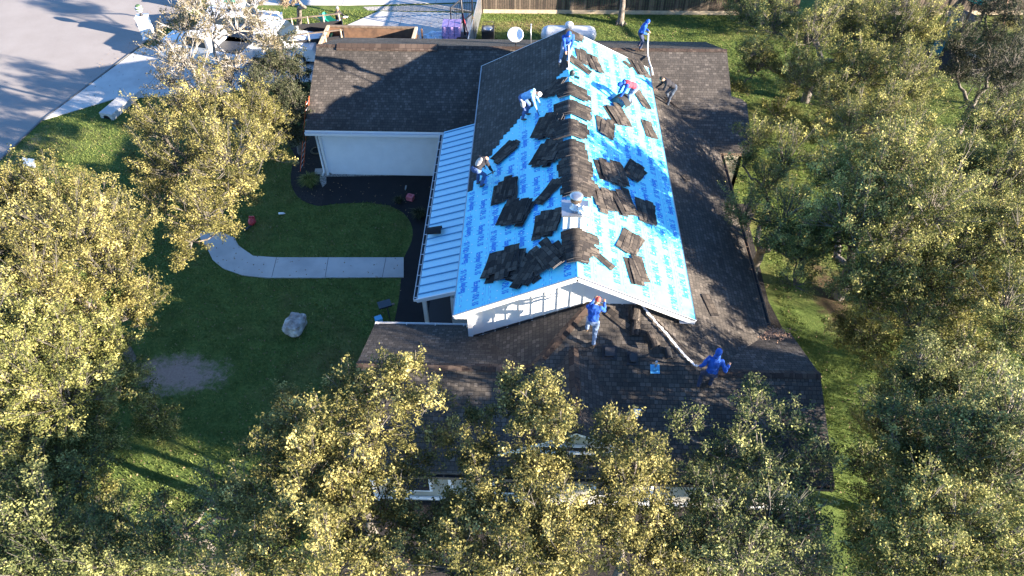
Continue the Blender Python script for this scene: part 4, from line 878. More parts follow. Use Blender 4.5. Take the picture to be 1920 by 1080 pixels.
    if scale != 1: g.scale = (scale,)*3; WR[:] = [Vector(loc)+(q-Vector(loc))*scale for q in WR]
    Hh = bmesh.new()
    if hood:
        blob(Hh, hd-hf*.022+hdir*.012, (.108, .10, .13), hm, 16); blob(Hh, nk+(hd-nk)*.35-front*.03, (.09, .11, .075), mt, 12)
        fuse('hood', Hh, M[top[1]] if hat is None else M[hat], g, .014, .008)
    else:
        blob(Hh, hd-hf*.018+hdir*.03, (.098, .085, .10), hm, 16)
        if hatm.endswith('cap'): blob(Hh, hd+hf*.10+hdir*.055, (.075, .065, .012), hm, 12)
        fuse('cap' if hatm.endswith('cap') else 'hair', Hh, M[hatm], g, .012, .004)
    for s in (1, -1):
        pass
    ey = bmesh.new()
    for s in (1, -1): blob(ey, hd+hf*.088+hs*s*.03+hdir*.012, (.009, .013, .008), hm, 8)
    bmo('eyes', ey, M['dark_hair'], g, True)
    if apron:
        A = bmesh.new(); an_ = apron
        if an_ == 'pouch': blob(A, pv-side*.17+fw*.07-Vector((0, 0, .16)), (.11, .06, .17), None, 12); cap_tube(A, pv-side*.15, pv-side*.16+fw*.04-Vector((0, 0, .1)), .05, .05)
        if an_ == 'panel': blob(A, chest-front*.13-sp*.06, (.03, .12, .19), mt, 12)
        fuse('tool_pouch' if an_ == 'pouch' else 'back_panel', A, M['tanbag'], g, .014, .006)
    return g
def feet_on(pl, loc, rz, pts):
    """foot heights so that both feet touch the sloping surface"""
    out = []
    for x, y in pts:
        X = loc[0]+x*math.cos(rz)-y*math.sin(rz); Y = loc[1]+x*math.sin(rz)+y*math.cos(rz); out.append((x, y, zon(pl, X, Y)-loc[2]+.03))
    return out
def put(u, v, pl, rz, fpts): l = at(u, v, pl, 0); return l, feet_on(pl, l, rz, fpts)
# roofer in pale shirt on the torn edge, left slope
rz = R_(-8); l, ft = put(986, 221, 'L', rz, [(.02, .14), (-.10, -.14)])
person(l, rz, 'roofer in white cap and pale blue shirt bending beside the torn shingle edge, left slope', ft, (-.16, 0, .88), (.30, 0, 1.16), (.47, 0, 1.10), [(.58, .16, .42), (.50, -.22, .40)], ('shirt', 'pale_shirt'), ('trousers', 'jeans'), hatm='whitecap', apron='pouch')
bm = bmesh.new(); a = WR[1]; b = WR[1]+Vector((.10, .05, -.30)); bar(bm, a+(a-b)*.4, b, .03, .02); bar(bm, b, b+Vector((.10, .02, -.03)), .07, .012); bmo('pry_bar', bm, M['blackmetal'], label='black flat bar in the hands of the roofer in the pale blue shirt', cat='tool')
# roofer in black at the lower end of the torn edge
rz = R_(48); l, ft = put(899, 349, 'L', rz, [(.05, .13), (-.05, -.15)])
person(l, rz, 'roofer in black shirt with grey back panel and blue jeans, above the metal porch roof', ft, (-.14, 0, .84), (.27, 0, 1.10), (.42, .03, 1.00), [(.50, .18, .45), (.52, -.24, .40)], ('shirt', 'black_shirt'), ('trousers', 'jeans'), hatm='dark_hair', apron='panel')
bm = bmesh.new(); a = WR[1]; b = a+Vector((-.34, -.16, -.12)); bar(bm, a+(a-b)*.25, b, .03, .02); bmo('pry_bar', bm, M['blackmetal'], label='black flat bar in the hand of the roofer dressed in black on the left slope', cat='tool')
# roofer at the back of the ridge
l = Vector((UXR-.10, 27.05, zon('L', UXR-.1, 0)+.02)); rz = R_(-80)
person(l, rz, 'roofer in blue hoodie and pale jeans stooping at the far end of the tall ridge', feet_on('L', l, rz, [(0, .05), (-.1, -.26)]), (-.10, 0, .88), (.16, 0, 1.30), (.26, 0, 1.40), [(.32, .05, .80), (.34, -.12, .75)], ('hoodie', 'blue_hoodie'), ('trousers', 'pale_jeans'), hood=True)
bm = bmesh.new(); a = WR[0]; b = Vector((UXR, 26.55, zon('L', UXR, 0)+.04)); tube(bm, [a+(a-b)*.35, a, b], .018, 8); bar(bm, b+Vector((-.09, 0, 0)), b+Vector((.09, 0, 0)), .10, .012); bmo('tear_off_shovel', bm, M['rope'], label='pale handled tear off shovel held at the far end of the tall ridge', cat='tool')
# roofer in coral shirt, right slope
rz = R_(195); l, ft = put(1181, 198, 'R', rz, [(.08, .12), (-.12, -.15)])
person(l, rz, 'roofer in coral shirt with blue hood and pale jeans bending over the right slope', ft, (-.14, 0, .86), (.34, 0, 1.10), (.51, 0, 1.04), [(.56, .14, .48), (.52, -.2, .44)], ('shirt', 'coral_vest'), ('trousers', 'pale_jeans'), hood=True, hat='blue_hoodie', sleeve='blue_hoodie')
# roofer on the far ridge of the right wing
l = Vector((at(1198, 92, 'RW').x, 31.35, 4.70)); rz = R_(-12)
person(l, rz, 'roofer in blue hoodie standing on the low ridge of the right wing holding a hose', [(-.05, .2, 0.), (.05, -.17, 0.)], (-.04, 0, .88), (.16, 0, 1.33), (.26, 0, 1.47), [(.34, .1, .96), (.30, -.12, .90)], ('hoodie', 'blue_hoodie'), ('trousers', 'dark_jeans'), hood=True, scale=.9)
hz = WR[1]+Vector((0, 0, .03)); bm = bmesh.new(); e1 = at(1222, 128, 'R', .12)
tube(bm, [hz, hz+Vector((.02, -.25, -.55)), at(1215, 105, 'RW', .05), at(1218, 118, 'RW', .25), e1, at(1224, 140, 'R', .08)], .03, 8); bmo('hose', bm, M['rope'], label='pale hose hanging from the roofer on the right wing ridge to the gable edge', cat='hose')
# roofer in black at the right eave
rz = R_(188); l, ft = put(1252, 197, 'RW', rz, [(.06, .12), (-.08, -.13)])
person(l, rz, 'roofer in black shirt, dark cap and grey jeans leaning on the right gable eave', ft, (-.14, 0, .90), (.32, 0, 1.25), (.46, 0, 1.33), [(.62, .18, .95), (.58, -.2, .80)], ('shirt', 'black_shirt'), ('trousers', 'grey_jeans'), hatm='dark_hair')
# roofer facing the white gable wall
rz = R_(80); l, ft = put(1108, 637, 'FP', rz, [(.22, .17), (-.22, -.10)])
person(l, rz, 'roofer in blue hoodie and pale jeans with red cap working at the white gable wall', ft, (-.02, 0, .88), (.20, .02, 1.34), (.32, -.04, 1.46), [(.58, .05, 1.20), (.55, -.25, 1.15)], ('hoodie', 'blue_hoodie'), ('trousers', 'pale_jeans'), hatm='redcap')
# roofer pulling the white strip
rz = R_(75); l, ft = put(1322, 729, 'FP', rz, [(-.05, .22), (.08, -.10)])
person(l, rz, 'roofer in blue hood and dark jeans striding on the front slope, pulling the white strip', ft, (-.02, -.03, .82), (.16, -.06, 1.30), (.25, -.08, 1.49), [(.12, .30, .84), (.22, -.46, 1.06)], ('hoodie', 'blue_hoodie'), ('trousers', 'dark_jeans'), hood=True, elbow=(-.5, 0, -.6))
HAND9 = WR[0].copy()
# man on the back lawn
l = Vector((-11.75, 41.3, 0)); rz = R_(-15)
person(l, rz, 'grey haired man in dark jacket walking on the back lawn with a white tablet', [(.25, .1, 0.), (-.25, -.1, 0.)], (0, 0, .92), (.04, 0, 1.45), (.09, 0, 1.62), [(.42, .12, 1.15), (.40, -.10, 1.12)], ('jacket', 'black_shirt'), ('trousers', 'jeans'), hatm='grey_hair', group='people')
bm = bmesh.new(); c = (WR[0]+WR[1])/2+Vector((.03, 0, .03)); box(bm, c, (.26, .19, .012), rz); bmo('tablet', bm, M['trim'], label='white tablet carried by the man on the back lawn', cat='tablet')

# ------------------------------------------------------------------ torn off shingles lying on the roof
def frame(pl, x, y, rot=0.):
    n = Vector(PL[pl][0]).normalized(); c = Vector((x, y, zon(pl, x, y)))
    t1 = Vector((0, 1, 0)); t1 = (t1-n*t1.dot(n)).normalized(); t2 = t1.cross(n)     # t2 points +x-ish
    a = R_(rot); e1 = t1*math.cos(a)+t2*math.sin(a); e2 = t2*math.cos(a)-t1*math.sin(a)
    return c, e1, e2, n
def sheet_mesh(L=1.0, W=.33, curl=0., th=.012, rnd=None):
    """one strip shingle with cut tabs, slightly lifted edge; lies in xy, long axis x"""
    rnd = rnd or random; bm = bmesh.new(); nx = 9; xs = [-L/2+L*i/nx for i in range(nx+1)]; wv = [rnd.uniform(-.004, .010) for _ in xs]; tp = []; bt = []
    for i, x in enumerate(xs):
        z = wv[i]+curl*(x/(L/2))**2; ej = rnd.uniform(-.02, .02) if 0 < i < nx else 0
        tp.append([bm.verts.new((x, -W/2+ej, z+.004)), bm.verts.new((x, 0, z+.010)), bm.verts.new((x, W/2, z+.004))])
        bt.append([bm.verts.new((x, -W/2+ej, z-th)), bm.verts.new((x, 0, z-th)), bm.verts.new((x, W/2, z-th))])
    for i in range(nx):
        for k in range(2):
            bm.faces.new((tp[i][k], tp[i+1][k], tp[i+1][k+1], tp[i][k+1])); bm.faces.new((bt[i][k+1], bt[i+1][k+1], bt[i+1][k], bt[i][k])).material_index = 1
        bm.faces.new((bt[i][0], bt[i+1][0], tp[i+1][0], tp[i][0])).material_index = 1; bm.faces.new((tp[i][2], tp[i+1][2], bt[i+1][2], bt[i][2])).material_index = 1
    for e in (0, nx):
        for k in range(2):
            f = (tp[e][k], tp[e][k+1], bt[e][k+1], bt[e][k]); bm.faces.new(f if e == 0 else f[::-1]).material_index = 1
    me = bpy.data.meshes.new('shingle'); bm.to_mesh(me); bm.free(); me.materials.append(M['tab']); me.materials.append(M['edge'])
    uvl = me.uv_layers.new(name='UVMap'); ox, oy = rnd.uniform(0, 40), rnd.uniform(0, 40)
    for l in me.loops: co = me.vertices[l.vertex_index].co; uvl.data[l.index].uv = (co.x+ox, co.y+oy)
    return me
M['edge'] = mat('cut_edge', (.11, .10, .10), .9)
SH = [sheet_mesh(1.0, .33, random.choice((0, 0, .01, .03))) for _ in range(10)]
def pile(pl, u, v, rot, n, label, step=.22, fan=7, layers=2, group='loose shingle piles on the stripped roof', L=1.12, name='shingle_pile'):
    q = at(u, v, pl, .03); c, e1, e2, nn = frame(pl, q.x, q.y, rot); root = empty(name, tuple(c), label=label, cat='shingle pile', group=group)
    h = .035
    for ly in range(layers):
        m_ = n-ly*max(1, n//3)
        for i in range(m_):
            off = (i-(m_-1)/2)*step+random.uniform(-.03, .03)+ly*.05; sl = random.uniform(-.13, .13)+ly*random.uniform(-.12, .12)
            a = R_(random.uniform(-fan, fan)); x = e1*math.cos(a)+e2*math.sin(a); y = nn.cross(x)
            p_ = e2*off+e1*sl+nn*h; h += .011
            o = bpy.data.objects.new('shingle', random.choice(SH)); COL.objects.link(o); o.parent = root
            s = L*random.uniform(.86, 1.06); tl = nn*random.uniform(-.02, .03)
            z = (nn+e2*random.uniform(-.05, .05)+e1*random.uniform(-.03, .03)).normalized(); x = (x-z*x.dot(z)).normalized(); y = z.cross(x)
            o.matrix_local = Matrix(((x.x*s, y.x, z.x, p_.x), (x.y*s, y.y, z.y, p_.y), (x.z*s, y.z, z.z, p_.z), (0, 0, 0, 1)))
    return root
def drape(v, n, la, lb, label, skew=0., sp=.10):
    """bundles of shingles bent over the ridge, la metres down the left side and lb down the right"""
    y0 = at(1072, v, 'L').y; root = empty('draped_shingles', (UXR, y0, UZR), label=label, cat='shingle pile', group='shingles draped over the tall ridge')
    for i in range(n):
        for part in range(3):
            a0 = -la*random.uniform(.75, 1.08); b0 = lb*random.uniform(.75, 1.08)
            if part == 1: a0 = -la*random.uniform(.1, .45); b0 = lb*random.uniform(.85, 1.15)
            if part == 2: a0 = -la*random.uniform(.85, 1.15); b0 = lb*random.uniform(.1, .5)
            y = (i-(n-1)/2)*sp*1.4+random.uniform(-.05, .05)+part*.04; tw = random.uniform(-.10, .10)+skew; bm = bmesh.new(); N = 14; W = .33; R0 = []
            lift = .035+i*.010+part*.012
            for k in range(N+1):
                s = a0+(b0-a0)*k/N; r_ = math.sqrt(s*s+.16**2); x = s*.90; z = -US*(r_*.90)+.16*US*.9+lift+.03; yy = y+tw*s
                row = []
                for wv_, dz_ in ((-W/2, .0), (0, .012), (W/2, .004)): row.append((x, yy+wv_, z+dz_))
                R0.append(row)
            tv = [[bm.verts.new(c) for c in r] for r in R0]; bv = [[bm.verts.new((c[0], c[1], c[2]-.014)) for c in r] for r in R0]
            for k in range(N):
                for j in range(2):
                    bm.faces.new((tv[k][j], tv[k+1][j], tv[k+1][j+1], tv[k][j+1])); bm.faces.new((bv[k][j+1], bv[k+1][j+1], bv[k+1][j], bv[k][j])).material_index = 1
                bm.faces.new((bv[k][0], bv[k+1][0], tv[k+1][0], tv[k][0])).material_index = 1; bm.faces.new((tv[k][2], tv[k+1][2], bv[k+1][2], bv[k][2])).material_index = 1
            for e in (0, N):
                for j in range(2): bm.faces.new((tv[e][j], tv[e][j+1], bv[e][j+1], bv[e][j])).material_index = 1
            me = bpy.data.meshes.new('shingle'); bm.to_mesh(me); bm.free(); me.materials.append(M['tab']); me.materials.append(M['edge']); uvl = me.uv_layers.new(name='UVMap'); ox = random.uniform(0, 30)
            for l in me.loops: co = me.vertices[l.vertex_index].co; uvl.data[l.index].uv = (co.x*1.1+ox, co.y-y+ox)
            o = bpy.data.objects.new('shingle', me); COL.objects.link(o); o.parent = root
# left slope
for a in (('L', 1040, 163, 38, 3, 'dark shingle pile on the left slope just below the ridge, nearest the torn shingle edge'),
          ('L', 1028, 239, 20, 5, 'wide dark shingle pile on the left slope touching the draped ridge, second from the back'),
          ('L', 1026, 292, 24, 5, 'slanting dark shingle pile on the left slope against the ridge, third from the back'),
          ('L', 948, 285, 55, 3, 'small dark shingle pile beside the torn edge, uphill of the roofer in black'),
          ('L', 948, 357, 4, 4, 'tall dark shingle pile mid left slope, downhill of the roofer in black'),
          ('L', 966, 401, 18, 5, 'square dark shingle pile on the left slope just nearer than the tall middle pile'),
          ('L', 1026, 364, 42, 2, 'small diamond shaped shingle pile alone on the left slope left of the flue cap'),
          ('L', 1028, 421, 12, 4, 'dark shingle pile on the left slope immediately left of the chimney chase'),
          ('L', 945, 497, 10, 6, 'large spread of dark shingles near the left front corner of the blue slope'),
          ('L', 1022, 490, -24, 6, 'large fan of dark shingles on the left slope beside the front rake')):
    pile(*a, layers=3 if a[4] > 4 else 2)
pile('L', 985, 508, 38, 4, 'low dark shingle pile bridging the two large spreads at the front of the left slope', layers=2)
# ridge
for a in ((62, 3, .1, .75, 'sunlit shingles bent over the far end of the tall ridge'),
          (168, 4, .55, .85, 'draped shingles on the ridge below the empty patch behind the first ridge pile'),
          (203, 4, .65, .85, 'draped shingles on the ridge level with the coral shirted roofer'),
          (243, 5, .8, .7, 'draped shingles on the ridge level with the lower roofer on the left slope'),
          (282, 5, .55, .6, 'smooth draped shingles in the middle of the ridge'),
          (316, 5, .55, .7, 'draped shingles on the ridge two thirds of the way to the flue cap'),
          (350, 5, .45, .75, 'splayed draped shingles on the ridge directly behind the flue cap'),
          (458, 5, .45, .75, 'splayed draped shingles on the ridge in front of the chimney chase'),
          (481, 3, .35, .5, 'last draped shingles on the ridge next to the front gable peak')): drape(*a)
# right slope
for a in (('R', 1084, 121, -62, 2, 'long shingles fanned low beside the ridge in the bright rear part of the right slope'),
          ('R', 1090, 106, -5, 2, 'narrow upright shingle pile right of the ridge before the roofer at its far end'),
          ('R', 1110, 117, -18, 3, 'square sunlit shingle pile, right one of the pair near the far ridge end'),
          ('R', 1198, 128, -22, 3, 'shingle pile by the back right edge of the stripped slope under the hose'),
          ('R', 1204, 187, -26, 2, 'long slanting shingle pile to the right of the coral shirted roofer'),
          ('R', 1157, 217, -20, 4, 'long shingle pile on the right slope directly in front of the coral shirted roofer'),
          ('R', 1134, 238, 4, 3, 'shaded square shingle pile between the ridge and the long right slope pile'),
          ('R', 1216, 243, -14, 2, 'single narrow shingle pile near the right eave halfway along'),
          ('R', 1146, 326, -10, 5, 'broad shaded shingle pile on the right slope, left half of the middle pair'),
          ('R', 1187, 321, 28, 3, 'crossed shaded shingle pile on the right slope, right half of the middle pair'),
          ('R', 1129, 374, -3, 3, 'sunlit shingle pile on the right slope just right of the flue cap'),
          ('R', 1166, 381, -15, 4, 'shaded shingle pile in the middle of the row level with the flue cap'),
          ('R', 1211, 396, 0, 3, 'neat dark square stack at the right end of the row level with the flue cap'),
          ('R', 1181, 455, 22, 3, 'pale sunlit shingle pile on the bright front part of the right slope, upper of two'),
          ('R', 1192, 508, -14, 3, 'pale sunlit shingle pile on the bright front part of the right slope, lower of two')): pile(*a)
pile('R', 1174, 119, -60, 1, 'single small shingle alone in the bright rear part of the right slope', layers=1, L=.5, name='loose_shingle', group='single loose shingles')
pile('R', 1124, 481, -52, 1, 'single long shingle strip on the right slope pointing away from the chimney', layers=1, L=1.05, name='loose_shingle', group='single loose shingles')
pile('FP', 1163, 598, -48, 1, 'flat grey shingle lying on the lower roof beside the roofer at the gable wall', layers=1, L=.9, name='loose_shingle', group='single loose shingles')
pile('RS', 1330, 567, -10, 1, 'flat grey shingle lying on the right lower roof beyond the gable corner', layers=1, L=.95, name='loose_shingle', group='single loose shingles')
pile('RS', 1284, 332, -30, 1, 'small dark shingle on the right lower roof slope in the tree shade', layers=1, L=.35, name='loose_shingle', group='single loose shingles')
def curled(pl, u, v, rot, L, rad, ang, label, m='tab', w_=.5, back='felt', tilt=0., a0=0.):
    q = at(u, v, pl, .0); c, e1, e2, nn = frame(pl, q.x, q.y, rot); bm = bmesh.new(); N = 14; T1 = []; T2 = []
    for k in range(N+1):
        t = R_(a0)+R_(ang)*(k/N-.5); o_ = e2*math.sin(t)*rad+nn*((math.cos(t))*rad-rad*math.cos(R_(ang/2+abs(a0)))+.03)
        T1.append([bm.verts.new(c+o_+e1*s) for s in (-L/2, 0, L/2)]); o2 = o_*(1)-(e2*math.sin(t)+nn*math.cos(t))*.014; T2.append([bm.verts.new(c+o2+e1*s) for s in (-L/2, 0, L/2)])
    for k in range(N):
        for j in range(2):
            bm.faces.new((T1[k][j], T1[k][j+1], T1[k+1][j+1], T1[k+1][j])); bm.faces.new((T2[k][j+1], T2[k][j], T2[k+1][j], T2[k+1][j+1])).material_index = 1
        bm.faces.new((T1[k][0], T1[k+1][0], T2[k+1][0], T2[k][0])).material_index = 1; bm.faces.new((T1[k+1][2], T1[k][2], T2[k][2], T2[k+1][2])).material_index = 1
    for e in (0, N):
        for j in range(2): bm.faces.new((T1[e][j], T1[e][j+1], T2[e][j+1], T2[e][j])).material_index = 1
    bmesh.ops.recalc_face_normals(bm, faces=bm.faces[:])
    o = bmo('curled_shingle', bm, [M[m], M[back]], label=label, cat='shingle'); slope_uv(o.data); return o
curled('FP', 1191, 612, 4, .62, .17, 150, 'curled tan shingle standing like a half pipe on the lower roof, nearest one')
curled('FP', 1189, 590, 8, .45, .18, 190, 'curled shingle on the lower roof just under the white gable eave')
curled('FP', 1221, 640, -25, .5, .18, 230, 'curled shingle roll on the lower roof in the middle of the front slope', a0=20)
curled('FP', 1251, 664, -10, .34, .12, 250, 'small dark curled shingle near the blue flanged vent pipe', m='felt')
curled('R', 1163, 195, 30, .75, .36, 150, 'large black curled shingle lifted by the coral shirted roofer', m='felt', a0=-10)
curled('RS', 1262, 196, -50, .9, .1, 120, 'long narrow curled shingle at the feet of the roofer by the right eave')
# metal elbow on the porch roof
px_ = at(818, 436, 'G', 3.0); bm = bmesh.new(); T1 = []
o = None
bm = bmesh.new(); N = 12; r_ = .18; c = Vector((-3.62, px_.y, mz(-3.62)+.05)); A_ = []
for k in range(N+1):
    t = R_(-10)+R_(170)*k/N; A_.append((bm.verts.new(c+Vector((-.28, math.cos(t)*r_, math.sin(t)*r_))), bm.verts.new(c+Vector((.26, math.cos(t)*r_*1.2, .08+math.sin(t)*r_*1.2)))))
for k in range(N): bm.faces.new((A_[k][0], A_[k][1], A_[k+1][1], A_[k+1][0]))
o = bmo('curled_shingle', bm, M['felt'], label='black curled shingle resting at the gutter of the metal porch roof', cat='shingle'); md = o.modifiers.new('s', 'SOLIDIFY'); md.thickness = .012
# white strip running down the hip to the roofer
w1 = HAND9; bm = bmesh.new(); rw_ = []; random.seed(3); way = []
for u, v in ((1202, 571), (1212, 584), (1228, 603), (1246, 622), (1265, 645), (1285, 668), (1303, 686)):
    q = at(u, v, 'FP', .05); k_ = min(zon('FP', q.x, q.y), zon('RS', q.x, q.y)); way.append(at(u, v, 'FP' if zon('FP', q.x, q.y) <= zon('RS', q.x, q.y) else 'RS', .05))
way.append(w1); pts_ = []
for a, b in zip(way, way[1:]):
    for k in range(6): pts_.append(a+(b-a)*k/6)
pts_.append(w1)
for p_ in pts_:
    s = Vector((.75, .65, 0))*random.uniform(.018, .042); p_ = p_+Vector((random.uniform(-.012, .012), random.uniform(-.012, .012), random.uniform(0, .02)))
    rw_.append((bm.verts.new(p_-s), bm.verts.new(p_+s+Vector((0, 0, random.uniform(0, .02))))))
for k in range(len(rw_)-1): bm.faces.new((rw_[k][0], rw_[k][1], rw_[k+1][1], rw_[k+1][0]))
o = bmo('torn_strip', bm, M['trim'], label='long torn white strip running down the hip to the striding roofer', cat='strip'); md = o.modifiers.new('s', 'SOLIDIFY'); md.thickness = .01
# crumpled white bag on the chimney cover
bm = bmesh.new(); bmesh.ops.create_icosphere(bm, subdivisions=3, radius=1)
for v_ in bm.verts: k = 1+.55*mn.noise(v_.co*2.4); v_.co = Vector((v_.co.x*.17*k, v_.co.y*.13*k, v_.co.z*.14*k))
o = bmo('crumpled_bag', bm, M['whitecap'], label='crumpled white bag at the foot of the flue on the chimney cover', cat='bag'); o.location = (1.62, 17.08, 7.08)
# tools by the ridge
c = Vector((UXR+.1, at(1078, 148, 'R').y, UZR)); bm = bmesh.new(); blob(bm, c+Vector((.02, 0, .14)), (.12, .10, .14)); bar(bm, c+Vector((.1, -.1, .05)), c+Vector((.3, -.2, .04)), .06, .08)
bmo('nail_gun', bm, M['blackmetal'], label='black nail gun standing on the ridge in front of the first draped pile', cat='tool')
# leaves caught in the valley
bm = bmesh.new()
for i in range(420):
    q = at(1450+random.gauss(0, 16), 626+random.gauss(0, 5), 'WB'); q.z += .02+random.random()*.04; a = Vector((random.gauss(0, 1), random.gauss(0, 1), random.gauss(0, .5))).normalized()*.035; b = a.cross(Vector((0, 0, 1)))*.6
    bm.faces.new([bm.verts.new(q+k) for k in (-a, b, a, -b)])
bmo('leaf_litter', bm, mat('dead_leaf', (.38, .25, .17), .9, noise=20, col2=(.16, .09, .06)), kind='stuff')
# ------------------------------------------------------------------ roof top fittings
c = Vector((at(967, 88, 'GP').x, 31.45, 4.66)); g = empty('satellite_dish', tuple(c), label='round white satellite dish standing on the garage ridge left of the tall gable', cat='satellite dish')
bm = bmesh.new(); ax = Vector((-.15, -.75, .55)).normalized(); q_ = ax.to_track_quat('Z', 'Y'); N = 28; rings = []
for r_, z_ in ((0.02, 0), (.12, .008), (.22, .03), (.32, .065), (.375, .09), (.38, .08), (.32, .05), (.2, .01), (.02, -.02)):
    rings.append([bm.verts.new(Vector((0, -.05, .62))+q_ @ Vector((r_*math.cos(k*6.2832/N), r_*.88*math.sin(k*6.2832/N), z_))) for k in range(N)])
for a, b in zip(rings, rings[1:]):
    for k in range(N): f = bm.faces.new((a[k], a[(k+1) % N], b[(k+1) % N], b[k])); f.smooth = True
bmo('reflector', bm, M['trim'], g); bm = bmesh.new(); tube(bm, [(0, .05, 0), (0, .05, .45), (0, 0, .6)], .025, 8); bmo('mast', bm, M['blackmetal'], g)
bm = bmesh.new(); tube(bm, [(-.05, -.1, .3), (-.08, -.4, .72)], .012, 6); blob(bm, (-.085, -.42, .75), (.04, .05, .04)); bmo('feed_arm', bm, M['steel'], g)
c = Vector((at(995, 90, 'GP').x, 31.5, 4.5)); g = empty('standpipe', tuple(c), label='thin pale pipe standing behind the garage ridge beside the dish', cat='pipe'); bm = bmesh.new(); tube(bm, [(0, .4, -.3), (0, .4, 1.0)], .022, 8); bmo('pipe', bm, M['steel'], g); bm = bmesh.new(); tube(bm, [(0, .4, 1.0), (0, .4, 1.06)], .032, 8); bmo('pipe_cap', bm, M['steel'], g)
# ------------------------------------------------------------------ ladder leaning on the garage
b0 = at(566, 316, 'G'); g = empty('ladder', tuple(b0), label='orange extension ladder leaning on the left end of the garage roof', cat='ladder'); top_ = at(577, 186, 'G', 3.75)-b0; sd_ = Vector((0, 0, 0))+Vector((.05, .42, 0))
for s in (-.5, .5): bm = bmesh.new(); bar(bm, sd_*s, top_+sd_*s, .07, .035); bmo('rail', bm, M['orange'], g)
for i in range(12): bm = bmesh.new(); a = top_*((i+.5)/12); tube(bm, [a-sd_*.5, a+sd_*.5], .018, 6); bmo('rung', bm, M['steel'], g)
# ------------------------------------------------------------------ front yard things
b0 = at(281, 71, 'G'); g = empty('mailbox_pillar', tuple(b0), label='white square mailbox pillar with the number 11 at the driveway mouth', cat='mailbox'); rz = R_(8)
bm = bmesh.new(); box(bm, (0, 0, .66), (.62, .50, 1.32), rz); box(bm, (0, 0, .06), (.72, .60, .12), rz); bmo('pillar', bm, M['stone_white'] if 'stone_white' in M else M['white'], g)
bm = bmesh.new(); box(bm, (0, 0, 1.36), (.70, .58, .07), rz); bmo('cap_stone', bm, M['trim'], g)
bm = bmesh.new(); box(bm, (-.325, .05, .95), (.02, .28, .26), rz); bmo('mailbox_door', bm, M['steel'], g)
for k in (-.06, .06): bm = bmesh.new(); box(bm, Matrix.Rotation(rz, 3, 'Z') @ Vector((k-.14, -.256, 1.1)), (.035, .012, .2), rz); bmo('numeral', bm, M['blackmetal'], g)
pc_ = empty('striped_planter', tuple(b0+Vector((0, .03, 1.40))), label='striped cream and green finial ball on top of the white mailbox pillar', cat='ornament')
bm = bmesh.new(); lathe(bm, [(.12, 0), (.11, .05), (.06, .08), (.05, .14), (.10, .2)], (0, 0, 0), 16); bmo('stem', bm, M['blackmetal'], pc_)
bm = bmesh.new()
for i in range(6):
    z0, z1 = .2+i*.075, .2+(i+1)*.075; rr = lambda z: .05+.16*math.sin(math.pi*min(1, max(0, (z-.17)/.53)))
    lathe(bm, [(rr(z0), z0), (rr((z0+z1)/2)+.01, (z0+z1)/2), (rr(z1), z1-.001)], (0, 0, 0), 16, mi=i % 2)
bmo('ball', bm, [M['trim'], mat('dark_green', (.06, .12, .05), .8)], pc_)
b0 = at(362, 14, 'G'); bm = bmesh.new(); box(bm, (0, 0, .45), (.75, .6, .9), .1); box(bm, (0, 0, .93), (.85, .7, .07), .1); bmesh.ops.bevel(bm, geom=[e for e in bm.edges], offset=.015, segments=1); o = bmo('stone_block', bm, M['stone'], label='pale stone block pillar at the top edge beside the road', cat='pillar'); o.location = b0
a, b = at(212, 215, 'G'), at(248, 184, 'G'); g = empty('culvert_headwall', tuple((a+b)/2), (0), label='grey concrete culvert end sticking out of the driveway edge into the lawn', cat='culvert'); d = (b-a).normalized(); n_ = Vector((-d.y, d.x, 0)); L_ = (b-a).length/2+.45
bm = bmesh.new(); prof = [(-.38, 0), (-.38, .42), (.38, .42), (.38, 0)]; ring = []
arc = [(.22*math.cos(R_(180-t)), .22*math.sin(R_(180-t))+.02) for t in range(0, 181, 15)]
pts = [(-.38, 0), (-.38, .34), (.38, .34), (.38, 0)]+[(q[0], q[1]) for q in arc[::-1]]
f0 = [bm.verts.new(-d*L_+n_*q[0]+Vector((0, 0, q[1]))) for q in pts]; f1 = [bm.verts.new(d*L_+n_*q[0]+Vector((0, 0, q[1]))) for q in pts]
bm.faces.new(f0); bm.faces.new(f1[::-1])
for i in range(len(pts)): j = (i+1) % len(pts); bm.faces.new((f0[j], f0[i], f1[i], f1[j]))
bmesh.ops.recalc_face_normals(bm, faces=bm.faces[:]); bmo('headwall', bm, M['concrete'], g)
bm = bmesh.new(); 
for k in range(16): pass
lathe(bm, [(.215, -L_+.03), (.215, L_-.05), (.19, L_-.05), (.19, -L_+.03)], (0, 0, .02), 20, axis=d); bmo('pipe', bm, M['gutter'], g)
b0 = at(62, 318, 'G'); g = empty('yard_sign', tuple(b0), label='small white sign board on the lawn edge above the left golden oak', cat='sign'); bm = bmesh.new(); box(bm, (0, 0, .42), (.62, .03, .42), R_(-10), rot=Matrix.Rotation(R_(-10), 4, 'Z') @ Matrix.Rotation(R_(-25), 4, 'X')); bmo('board', bm, M['trim'], g)
for k in (-.2, .2): bm = bmesh.new(); tube(bm, [(k, 0, 0), (k, .05, .4)], .01, 6); bmo('stake', bm, M['blackmetal'], g)
b0 = at(551, 634, 'G'); bm = bmesh.new(); bmesh.ops.create_icosphere(bm, subdivisions=4, radius=1)
for v_ in bm.verts:
    c_ = v_.co.copy(); m_ = max(abs(c_.x), abs(c_.y), abs(c_.z)); c_ = c_.lerp(c_/m_*.85, .55); k = 1+.16*mn.noise(c_*1.7)+.07*mn.noise(c_*4)+.04*mn.noise(c_*11); v_.co = Vector((c_.x*.40*k, c_.y*.52*k, c_.z*.34*k+.26))
bm.normal_update(); o = bmo('boulder', bm, M['stone'], label='pale blocky boulder with dark cracks alone on the front lawn', cat='rock'); o.location = b0+Vector((0, .45, 0)); o.rotation_euler = (0, 0, R_(-12))
